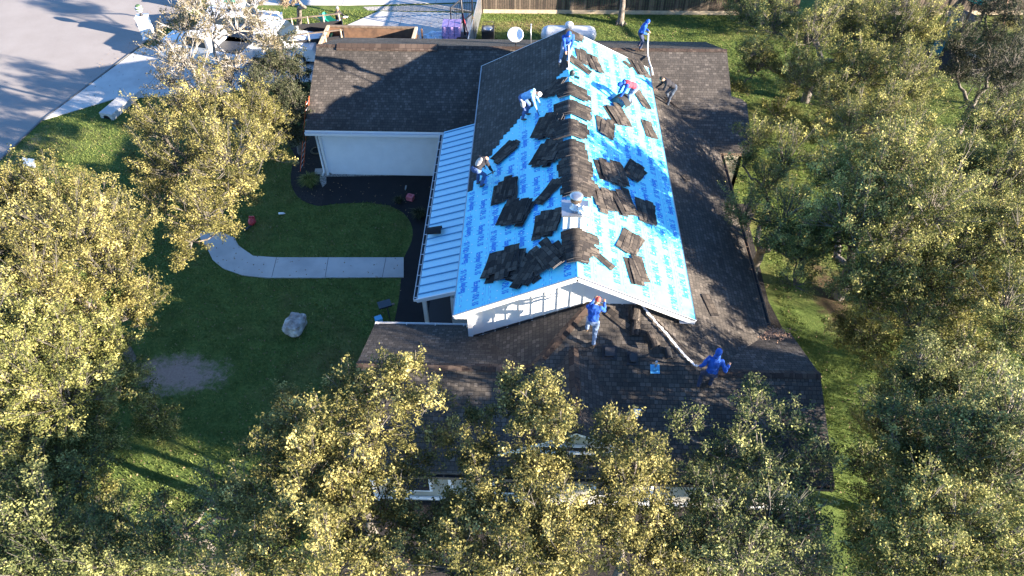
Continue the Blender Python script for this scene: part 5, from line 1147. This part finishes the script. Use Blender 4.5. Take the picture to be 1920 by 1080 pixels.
b0 = at(474, 421, 'G'); g = empty('backpack_blower', tuple(b0), label='dark red blower lying on the lawn in the shade near the path bend', cat='blower'); bm = bmesh.new(); blob(bm, (0, 0, .18), (.16, .2, .18)); box(bm, (0, .12, .2), (.24, .08, .34)); bmo('housing', bm, M['red'], g); bm = bmesh.new(); tube(bm, [(.08, 0, .1), (-.1, -.3, .08), (-.25, -.5, .05)], [.05, .045, .04], 10); bmo('nozzle', bm, M['blackmetal'], g)
b0 = at(528, 402, 'G'); bm = bmesh.new(); tube(bm, [(-.12, 0, .05), (.1, .02, .05), (.13, .02, .05), (.17, .02, .05)], [.05, .05, .02, .02], 10); o = bmo('bottle', bm, M['trim'], label='small white bottle lying on the lawn between blower and black bed', cat='bottle'); o.location = b0
b0 = at(761, 354, 'G'); bm = bmesh.new(); tube(bm, [(0, .16, .05), (0, -.05, .05), (0, -.08, .05), (0, -.14, .05)], [.04, .04, .018, .018], 10); o = bmo('bottle', bm, M['steel'], label='clear bottle lying on the black fabric beside the red box', cat='bottle'); o.location = b0
b0 = at(770, 374, 'G'); g = empty('tool_case', tuple(b0), R_(-18), label='small red plastic box on the black weed fabric', cat='box'); bm = bmesh.new(); box(bm, (0, 0, .12), (.32, .28, .22)); bmesh.ops.bevel(bm, geom=[e for e in bm.edges], offset=.025, segments=2); bmo('case', bm, M['pink'], g); bm = bmesh.new(); tube(bm, [(-.07, 0, .23), (-.05, 0, .27), (.05, 0, .27), (.07, 0, .23)], .012, 6); bmo('handle', bm, M['red'], g)
b0 = at(604, 323, 'G'); bm = bmesh.new(); box(bm, (-.05, 0, .06), (.55, .3, .12), .1); box(bm, (-.05, 0, .13), (.42, .16, .02), .1); o = bmo('splash_block', bm, M['concrete'], label='pale splash block under the downspout at the garage corner', cat='splash block'); o.location = b0
b0 = at(594, 283, 'G'); bm = bmesh.new(); tube(bm, [(.3*math.cos(t*.4488), .3*math.sin(t*.4488), .03) for t in range(15)], .015, 6, cap=False); tube(bm, [(.27*math.cos(t*.4488)+.03, .27*math.sin(t*.4488), .05) for t in range(15)], .015, 6, cap=False); o = bmo('garden_hose', bm, mat('hose_tan', (.16, .13, .08), .7), label='coiled hose ring on the dark mulch beside the garage end wall', cat='hose'); o.location = b0
b0 = at(733, 606, 'G'); g = empty('yard_light', tuple(b0), label='black square yard light on a post behind the left front gutter', cat='lamp'); bm = bmesh.new(); tube(bm, [(0, 0, 0), (-.05, .05, 1.0)], .025, 8); bmo('post', bm, M['blackmetal'], g); bm = bmesh.new(); box(bm, (-.12, .05, 1.05), (.5, .36, .07), .4); bmo('panel', bm, M['glass'], g); bm = bmesh.new(); box(bm, (.18, .05, 1.05), (.16, .08, .06), .4); bmo('bracket', bm, M['wood'], g)
b0 = at(711, 604, 'G'); bm = bmesh.new(); box(bm, (0, 0, .12), (.26, .22, .22), .5); box(bm, (0, 0, .25), (.28, .24, .03), .5); bmesh.ops.bevel(bm, geom=[e for e in bm.edges], offset=.01, segments=1); o = bmo('small_bin', bm, M['skyblue'], label='small light blue box behind the left front gutter', cat='box'); o.location = b0
# ------------------------------------------------------------------ back yard
def fence_run(a, b, h, n, label, m='wood', name='wooden_fence', group=None):
    a, b = Vector((*a, 0)), Vector((*b, 0)); d = b-a; L_ = d.length; dn = d.normalized(); nn = Vector((-dn.y, dn.x, 0)); g = empty(name, tuple(a), label=label, cat='fence'); bm = bmesh.new(); uvn = int(L_/.15)
    for i in range(uvn):
        t = (i+.5)*.15; hh = h+random.uniform(-.02, .02); bar(bm, dn*t+Vector((0, 0, .25)), dn*t+Vector((0, 0, hh)), .13, .02, mi=random.choice((0, 0, 0, 1, 2)), upv=dn.cross(Vector((0, 0, 1))))
    bmo('pickets', bm, [M['picket'], M['picket2'], M['picket3']], g)
    bm = bmesh.new(); bar(bm, Vector((0, 0, .14))-nn*.03, d+Vector((0, 0, .14))-nn*.03, .04, .24); bmo('kick_board', bm, M['tan'], g)
    for z in (.5, 1.5): bm = bmesh.new(); bar(bm, Vector((0, 0, z))+nn*.05, d+Vector((0, 0, z))+nn*.05, .05, .09); bmo('rail', bm, M['wood'], g)
    bm = bmesh.new(); bar(bm, Vector((0, 0, h+.03)), d+Vector((0, 0, h+.03)), .12, .03); bmo('top_board', bm, M['tan'], g)
    for i in range(int(L_/2.4)+1): bm = bmesh.new(); box(bm, dn*min(L_, i*2.4)+nn*.1+Vector((0, 0, h/2)), (.1, .1, h)); bmo('post', bm, M['wood'], g)
M['picket'] = mat('picket', (.10, .075, .055), .9, noise=6, col2=(.06, .045, .035)); M['picket2'] = mat('picket_pale', (.16, .125, .09), .9, noise=6, col2=(.12, .09, .07)); M['picket3'] = mat('picket_dark', (.05, .038, .03), .9, noise=6, col2=(.04, .03, .025))
fence_run((-3.25, 44.2), (16.5, 44.35), 1.85, 0, 'long weathered wooden fence along the back lawn at the top edge')
fence_run((19, 44.5), (34, 44.9), 1.85, 0, 'dark wooden fence behind the play set in the top right corner')
def rail_fence(a, b, label):
    a, b = Vector((*a, 0)), Vector((*b, 0)); d = b-a; g = empty('metal_side_fence', tuple(a), label=label, cat='fence'); bm = bmesh.new()
    n = int(d.length/.15)
    for i in range(n+1): bar(bm, d*(i/n)+Vector((0, 0, .06)), d*(i/n)+Vector((0, 0, 1.75)), .022, .10)
    bmo('pickets', bm, M['steel'], g); bm = bmesh.new(); bar(bm, Vector((0, 0, 1.7)), d+Vector((0, 0, 1.7)), .05, .05); bar(bm, Vector((0, 0, .3)), d+Vector((0, 0, .3)), .04, .04); bmo('rails', bm, M['steel'], g)
    for t in (0, .5, 1): bm = bmesh.new(); bar(bm, d*t, d*t+Vector((0, 0, 1.85)), .08, .08); bmo('post', bm, M['wood'], g)
rail_fence((-3.35, 44.1), (-3.75, 36), 'grey side fence running from the wooden fence towards the garage ridge')
g = empty('gate', (-3.9, 43.9, 0), R_(-115), label='black open metal gate leaning beside the grey side fence', cat='gate'); bm = bmesh.new()
for a, b in (((0, 0, .15), (2.6, 0, .15)), ((0, 0, 1.6), (2.6, 0, 1.6)), ((0, 0, .15), (0, 0, 1.6)), ((2.6, 0, .15), (2.6, 0, 1.6)), ((0, 0, .15), (2.6, 0, 1.6))): bar(bm, a, b, .06, .06)
bmo('gate_frame', bm, M['blackmetal'], g); bm = bmesh.new()
for i in range(12): bar(bm, (.2*i+.15, 0, .15), (.2*i+.15, 0, 1.6), .02, .02)
bmo('bars', bm, M['blackmetal'], g)
# air conditioner
b0 = at(915, 82, 'G'); b0.y += .3; g = empty('air_conditioner', tuple(b0), label='dark square cooling unit on the back lawn left of the dish', cat='air conditioner'); bm = bmesh.new(); box(bm, (0, 0, .42), (.72, .72, .8))
for i in range(7): box(bm, (0, -.365, .12+i*.1), (.68, .02, .03))
bmo('casing', bm, M['blackmetal'], g); bm = bmesh.new(); lathe(bm, [(.28, .825), (.28, .85), (.05, .87)], (0, 0, 0), 18); bmo('fan_guard', bm, M['steel'], g); bm = bmesh.new(); tube(bm, [(-.3, .34, .82), (-.3, .34, 1.05), (.3, .34, 1.05), (.3, .34, .82)], .02, 6); bmo('handle_bar', bm, M['blackmetal'], g)
# propane tank
c = Vector((2.0, 40.1, 0)); g = empty('propane_tank', tuple(c), label='long white propane tank on the lawn behind the tall gable peak', cat='tank'); bm = bmesh.new(); pr_ = [(.02, -1.62), (.22, -1.58), (.42, -1.45), (.50, -1.2), (.50, 1.2), (.42, 1.45), (.22, 1.58), (.02, 1.62)]; lathe(bm, pr_, (0, 0, .78), 28, axis=Vector((1, 0, .0))); bmo('shell', bm, M['carwhite'], g)
bm = bmesh.new(); lathe(bm, [(.24, 1.2), (.25, 1.42), (.2, 1.5), (.05, 1.54)], (0, 0, 0), 20); bmo('dome', bm, M['carwhite'], g)
for x in (-.9, .9): bm = bmesh.new(); box(bm, (x, 0, .16), (.18, .8, .32)); bmo('leg', bm, M['concrete'], g)
# dumpster
b0 = Vector((-9.35, 38.35, 0)); g = empty('dumpster', tuple(b0), R_(-1), label='long empty brown open top dumpster on the pad behind the garage', cat='dumpster'); Lx, Wy, Hz = 2.55, 1.1, 1.3; bm = bmesh.new()
box(bm, (0, Wy, Hz/2+.12), (2*Lx, .06, Hz)); box(bm, (0, -Wy, Hz/2+.12), (2*Lx, .06, Hz)); box(bm, (Lx, 0, Hz/2+.12), (.06, 2*Wy, Hz)); box(bm, (-Lx, 0, Hz/2+.12), (.06, 2*Wy, Hz)); box(bm, (0, 0, .15), (2*Lx, 2*Wy, .06))
for i in range(8):
    for s in (-1, 1): box(bm, (-Lx+.35+i*.72, s*(Wy+.06), Hz/2+.1), (.09, .08, Hz-.1))
bmo('bin', bm, M['rust'], g); bm = bmesh.new()
for s in (-1, 1): bar(bm, (-Lx-.05, s*Wy, Hz+.14), (Lx+.05, s*Wy, Hz+.14), .14, .09)
bmo('top_rail', bm, M['wood'], g)
for s in (-1, 1): bm = bmesh.new(); bar(bm, (s*Lx, -Wy, Hz+.15), (s*Lx, Wy, Hz+.15), .16, .09); bmo('end_rail', bm, M['tan'], g)
bm = bmesh.new(); tube(bm, [(Lx+.1, -.5, .5), (Lx+.2, -.5, 1.3), (Lx+.2, .5, 1.3), (Lx+.1, .5, .5)], .05, 8); bmo('latch', bm, M['blackmetal'], g)
for s in (-1, 1):
    for x in (-2.2, 2.2): bm = bmesh.new(); tube(bm, [(x, s*.8-.08, .09), (x, s*.8+.08, .09)], .09, 12); bmo('roller', bm, M['blackmetal'], g)
# trailer with stakes and debris
b0 = at(580, 66, 'G', 1.1); b0.z = 0; g = empty('utility_trailer', tuple(b0), R_(14), label='black trailer with wooden side stakes left of the brown dumpster', cat='trailer'); bm = bmesh.new()
box(bm, (0, 0, .55), (3.9, 1.9, .08)); 
for s in (-1, 1): box(bm, (0, s*.95, .95), (3.9, .04, .75))
box(bm, (1.95, 0, .95), (.04, 1.9, .75)); bar(bm, (-1.95, .5, .5), (-3.1, 0, .45), .09, .09); bar(bm, (-1.95, -.5, .5), (-3.1, 0, .45), .09, .09); bmo('bed', bm, M['blackmetal'], g)
for i in range(5):
    for s in (-1, 1): bm = bmesh.new(); bar(bm, (-1.8+i*.9, s*.99, .5), (-1.8+i*.9+.02, s*1.0, 1.75), .09, .05); bmo('stake', bm, M['tan'], g)
for s in (-1, 1): bm = bmesh.new(); bar(bm, (-1.9, s*1.0, 1.7), (1.95, s*1.0, 1.72), .10, .04); bmo('side_rail', bm, M['wood'], g)
for s in (-1, 1):
    for x in (-.45, .45): bm = bmesh.new(); tube(bm, [(x, s*1.08-.1, .34), (x, s*1.08+.1, .34)], .34, 20); bmo('wheel', bm, M['tyre'], g)
c = b0+Vector((.95, .25, .62)); bm = bmesh.new(); prism(bm, [c+Vector(q) for q in ((-.3, -.4, .05), (.3, -.35, .25), (.32, .4, .5), (-.28, .35, .42))], (0, 0, -.04)); bmo('green_sheet', bm, M['green'], label='dark green plastic sheet lying inside the black trailer', cat='sheet')
bm = bmesh.new()
for i in range(60): q = b0+Matrix.Rotation(R_(14), 3, 'Z') @ Vector((random.uniform(-1.7, 1.5), random.uniform(-.75, .75), .62+random.random()*.25)); bar(bm, q, q+Vector((random.uniform(-.4, .4), random.uniform(-.3, .3), random.uniform(-.1, .25))), random.uniform(.05, .22), .012, mi=i % 2)
bmo('debris', bm, [M['felt'], M['rust']], kind='stuff')
# green wheelbarrow
b0 = at(616, 40, 'G', .65); b0.z = 0; g = empty('wheelbarrow', tuple(b0), R_(-25), label='bright green wheelbarrow tipped up beside the man on the back lawn', cat='wheelbarrow'); bm = bmesh.new()
o_ = [(-.5, -.36, 1.0), (.45, -.30, .62), (.45, .30, .62), (-.5, .36, 1.0)]; i_ = [(-.35, -.2, .65), (.22, -.16, .40), (.22, .16, .40), (-.35, .2, .65)]
vo = [bm.verts.new(q) for q in o_]; vi = [bm.verts.new(q) for q in i_]; bm.faces.new(vi)
for k in range(4): bm.faces.new((vo[k], vo[(k+1) % 4], vi[(k+1) % 4], vi[k]))
o = bmo('tray', bm, M['green'], g); md = o.modifiers.new('s', 'SOLIDIFY'); md.thickness = .02
for s in (-1, 1): bm = bmesh.new(); bar(bm, (.6, s*.06, .2), (-.9, s*.28, .85), .04, .04); bar(bm, (-.3, s*.22, .6), (-.4, s*.24, .02), .03, .03); bmo('handle', bm, M['tan'], g)
bm = bmesh.new(); tube(bm, [(.62, -.05, .2), (.62, .05, .2)], .2, 18); bmo('wheel', bm, M['tyre'], g)
# stack of purple wrapped bundles and a loose plastic heap
b0 = at(846, 84, 'G'); g = empty('bundle_stack', tuple(b0+Vector((0, .9, 0))), label='stack of purple wrapped shingle bundles on a pallet behind the garage ridge', cat='bundle stack')
for ly in range(5):
    for i in range(3): bm = bmesh.new(); box(bm, (-.36+i*.36+random.uniform(-.01, .01), 0, .2+ly*.16), (.34, .98, .15)); bmesh.ops.bevel(bm, geom=[e for e in bm.edges], offset=.02, segments=2); bmo('bundle', bm, M['purple'], g)
bm = bmesh.new()
for i in range(5): box(bm, (-.44+i*.22, 0, .1), (.14, 1.1, .03))
for i in (-.4, 0, .4): box(bm, (0, i, .04), (1.1, .1, .08))
bmo('pallet', bm, M['tan'], g)
b0 = at(815, 84, 'G')+Vector((0, .7, 0)); bm = bmesh.new(); bmesh.ops.create_icosphere(bm, subdivisions=4, radius=1)
for v_ in bm.verts: k = 1+.4*mn.noise(v_.co*2.1)+.2*mn.noise(v_.co*5); v_.co = Vector((v_.co.x*.65*k, v_.co.y*.45*k, max(0, v_.co.z*.45*k)))
o = bmo('plastic_heap', bm, mat('white_plastic_film', (.55, .66, .75), .3), label='heap of crumpled white plastic film left of the purple bundles', cat='plastic sheet'); o.location = b0
# basketball hoop
b0 = at(866, 76, 'G')+Vector((.1, .3, 0)); g = empty('basketball_hoop', tuple(b0), label='portable basketball hoop with black pole and red brace on the pad', cat='basketball hoop'); hp_ = Vector((-.55, 1.1, 3.05))
bm = bmesh.new(); box(bm, (.1, -.1, .14), (1.0, .7, .26)); bmesh.ops.bevel(bm, geom=[e for e in bm.edges], offset=.05, segments=2); bmo('base', bm, M['blackmetal'], g)
bm = bmesh.new(); tube(bm, [(.1, -.1, .2), (-.05, .15, 1.8), (-.1, .25, 2.6)], .055, 8); tube(bm, [(-.1, .2, 2.3), (-.45, .6, 2.9)], .035, 6); tube(bm, [(-.1, .25, 2.6), (-.45, .62, 3.3)], .035, 6); bmo('pole', bm, M['blackmetal'], g)
bm = bmesh.new(); tube(bm, [(.3, -.3, .25), (0, .1, 1.5)], .03, 6); bmo('brace', bm, M['red'], g)
bm = bmesh.new(); box(bm, (-.47, .66, 3.35), (.05, 1.2, .85), 0); o = bmo('backboard', bm, M['glass'], g)
bm = bmesh.new(); tube(bm, [(-.75+.23*math.cos(t*.3927), .66+.23*math.sin(t*.3927), 3.05) for t in range(17)], .012, 6, cap=False); bmo('rim', bm, M['red'], g)
bm = bmesh.new()
for t in range(12): an = t*.5236; tube(bm, [(-.75+.22*math.cos(an), .66+.22*math.sin(an), 3.04), (-.75+.16*math.cos(an+.5), .66+.16*math.sin(an+.5), 2.8), (-.75+.11*math.cos(an), .66+.11*math.sin(an), 2.6)], .008, 4); 
bmo('net', bm, M['rope'], g)
# ------------------------------------------------------------------ parked vehicles under the oaks
def vehicle(name, label, loc, rz, kind):
    g = empty(name, tuple(loc), rz, label=label, cat='truck' if kind == 'pickup' else 'car', group='white vehicles parked on the driveway'); Lh, Wh = (2.75, .98) if kind == 'pickup' else (2.35, .92)
    if kind == 'pickup': prof = [(-2.75, .45), (-2.75, 1.12), (-.95, 1.14), (-.95, 1.18), (-.75, 1.85), (.55, 1.88), (1.15, 1.25), (2.55, 1.12), (2.75, .85), (2.72, .40)]
    else: prof = [(-2.35, .42), (-2.38, .95), (-2.1, 1.15), (-1.75, 1.62), (.35, 1.66), (1.05, 1.1), (2.15, .95), (2.35, .7), (2.32, .38)]
    bm = bmesh.new(); rings = []
    for yf in (-1, -.94, -.6, 0, .6, .94, 1):
        ring = []
        for x, z in prof:
            zz = z-.05*(abs(yf) > .93)-(.03 if abs(yf) == 1 else 0); wy = Wh*yf*(1-.16*max(0, (z-1.15))/.7) if z > 1.15 else Wh*yf; ring.append(bm.verts.new((x*(1-.015*(abs(yf) == 1)), wy, zz)))
        rings.append(ring)
    n = len(prof)
    for a, b in zip(rings, rings[1:]):
        for k in range(n): bm.faces.new((a[k], a[(k+1) % n], b[(k+1) % n], b[k]))
    bm.faces.new(rings[0][::-1]); bm.faces.new(rings[-1]); bmesh.ops.recalc_face_normals(bm, faces=bm.faces[:]); bmo('body', bm, M['carwhite'], g)
    xa_, xb_, zr_, zl = (-.72, 1.12, 1.82, 1.27) if kind == 'pickup' else (-1.7, 1.0, 1.58, 1.14)
    fx = .55 if kind == 'pickup' else .35
    bm = bmesh.new(); bm.faces.new([bm.verts.new(q) for q in ((fx+.06, -Wh*.76, zr_+.01), (fx+.06, Wh*.76, zr_+.01), (xb_-.02, Wh*.88, zl+.02), (xb_-.02, -Wh*.88, zl+.02))]); o = bmo('windscreen', bm, M['glass'], g); o.location = (.03, 0, .02)
    for s in (-1, 1): bm = bmesh.new(); bm.faces.new([bm.verts.new(q) for q in ((xa_+.1, s*Wh*.90, zr_-.06), (fx-.02, s*Wh*.90, zr_-.06), (xb_-.25, s*(Wh+.008), zl), (xa_+.02, s*(Wh+.008), zl))]); bmo('side_window', bm, M['glass'], g)
    if kind == 'pickup': bm = bmesh.new(); box(bm, (-1.83, 0, 1.128), (1.6, 1.62, .05)); bmo('bed_liner', bm, M['blackmetal'], g)
    for s in (-1, 1):
        for x in (-Lh*.62, Lh*.62):
            bm = bmesh.new(); tube(bm, [(x, s*(Wh-.2), .36), (x, s*(Wh+.015), .36)], .37, 22); wl_ = bmo('wheel', bm, M['tyre'], g); bm = bmesh.new(); tube(bm, [(x, s*(Wh+.0), .36), (x, s*(Wh+.03), .36)], .22, 16); bmo('rim', bm, M['steel'], wl_)
        bm = bmesh.new(); box(bm, (Lh-.02, s*Wh*.72, .78), (.1, .32, .16)); bmo('headlight', bm, M['steel'], g)
        bm = bmesh.new(); box(bm, (-Lh+.0, s*Wh*.82, .85), (.08, .16, .3)); bmo('tail_light', bm, M['red'], g)
        bm = bmesh.new(); box(bm, (xb_-.15, s*(Wh+.12), 1.2), (.12, .22, .14)); bmo('mirror', bm, M['carwhite'], g)
    return g
vehicle('pickup_truck', 'white pickup truck whose bonnet shows at the left end of the garage ridge', (-14.9, 38.7, 0), R_(-6), 'pickup')
vehicle('pickup_truck', 'white pickup truck mostly hidden by the pale thin oak, nearest the mailbox pillar', (-18.7, 38.2, 0), R_(165), 'pickup')
vehicle('parked_car', 'white car under the pale thin oak behind the two pickup trucks', (-17.6, 41.1, 0), R_(10), 'car')
b0 = at(439, 28, 'G'); g = empty('wheelie_bin', tuple(b0), label='green wheeled bin under the pale thin oak at the top edge', cat='bin'); bm = bmesh.new(); lathe(bm, [(.22, .05), (.30, .95)], (0, 0, 0), 4); bmo('bin', bm, M['green'], g); bm = bmesh.new(); box(bm, (0, 0, .99), (.56, .56, .06), R_(45)*0); bmo('lid', bm, M['green'], g)
# ------------------------------------------------------------------ play area, top right
b0 = Vector((25.0, 41.6, 0)); g = empty('play_set', tuple(b0), R_(30), label='wooden play set with green slide in the dark top right corner', cat='play set')
for x, y in ((-.7, -.7), (.7, -.7), (-.7, .7), (.7, .7)): bm = bmesh.new(); box(bm, (x, y, 1.4), (.12, .12, 2.8)); bmo('post', bm, M['rust'], g)
bm = bmesh.new()
for i in range(9): box(bm, (-.7+i*.175, 0, 1.4), (.16, 1.5, .04))
bmo('deck', bm, M['rust'], g); bm = bmesh.new(); bar(bm, (-.9, -.5, 2.75), (.9, -.5, 2.75), 1.2, .04); bmo('roof', bm, M['green'], g)
bm = bmesh.new(); bar(bm, (-.8, 0, 1.45), (-2.9, -1.0, .25), .55, .04); bar(bm, (-.8, .28, 1.55), (-2.9, -.72, .35), .04, .16); bar(bm, (-.8, -.28, 1.55), (-2.9, -1.28, .35), .04, .16); bmo('slide', bm, mat('slide_green', (.02, .14, .13), .4), g)
bm = bmesh.new(); bar(bm, (.7, .6, 2.6), (4.2, .6, 2.6), .12, .12); bar(bm, (4.2, -.3, 0), (4.2, .6, 2.6), .1, .1); bar(bm, (4.2, 1.5, 0), (4.2, .6, 2.6), .1, .1); bmo('swing_beam', bm, M['rust'], g)
for x in (1.8, 3.1): bm = bmesh.new(); tube(bm, [(x-.2, .6, 2.55), (x-.2, .6, .5)], .01, 4); tube(bm, [(x+.2, .6, 2.55), (x+.2, .6, .5)], .01, 4); box(bm, (x, .6, .5), (.45, .2, .03)); bmo('swing', bm, M['blackmetal'], g)
b0 = at(1825, 120, 'G'); g = empty('garden_bench', tuple(b0), R_(-28), label='pale wooden garden bench on the dark ground below the play set', cat='bench'); bm = bmesh.new(); box(bm, (0, 0, .44), (1.3, .14, .04)); box(bm, (0, .18, .44), (1.3, .14, .04)); bmo('seat', bm, M['tan'], g)
bm = bmesh.new(); box(bm, (0, .34, .72), (1.3, .03, .12)); box(bm, (0, .33, .56), (1.3, .03, .08)); bmo('backrest', bm, M['wood'], g)
for x in (-.55, .55):
    for y in (-.04, .3): bm = bmesh.new(); box(bm, (x, y, .21), (.06, .06, .42)); bmo('leg', bm, M['wood'], g)
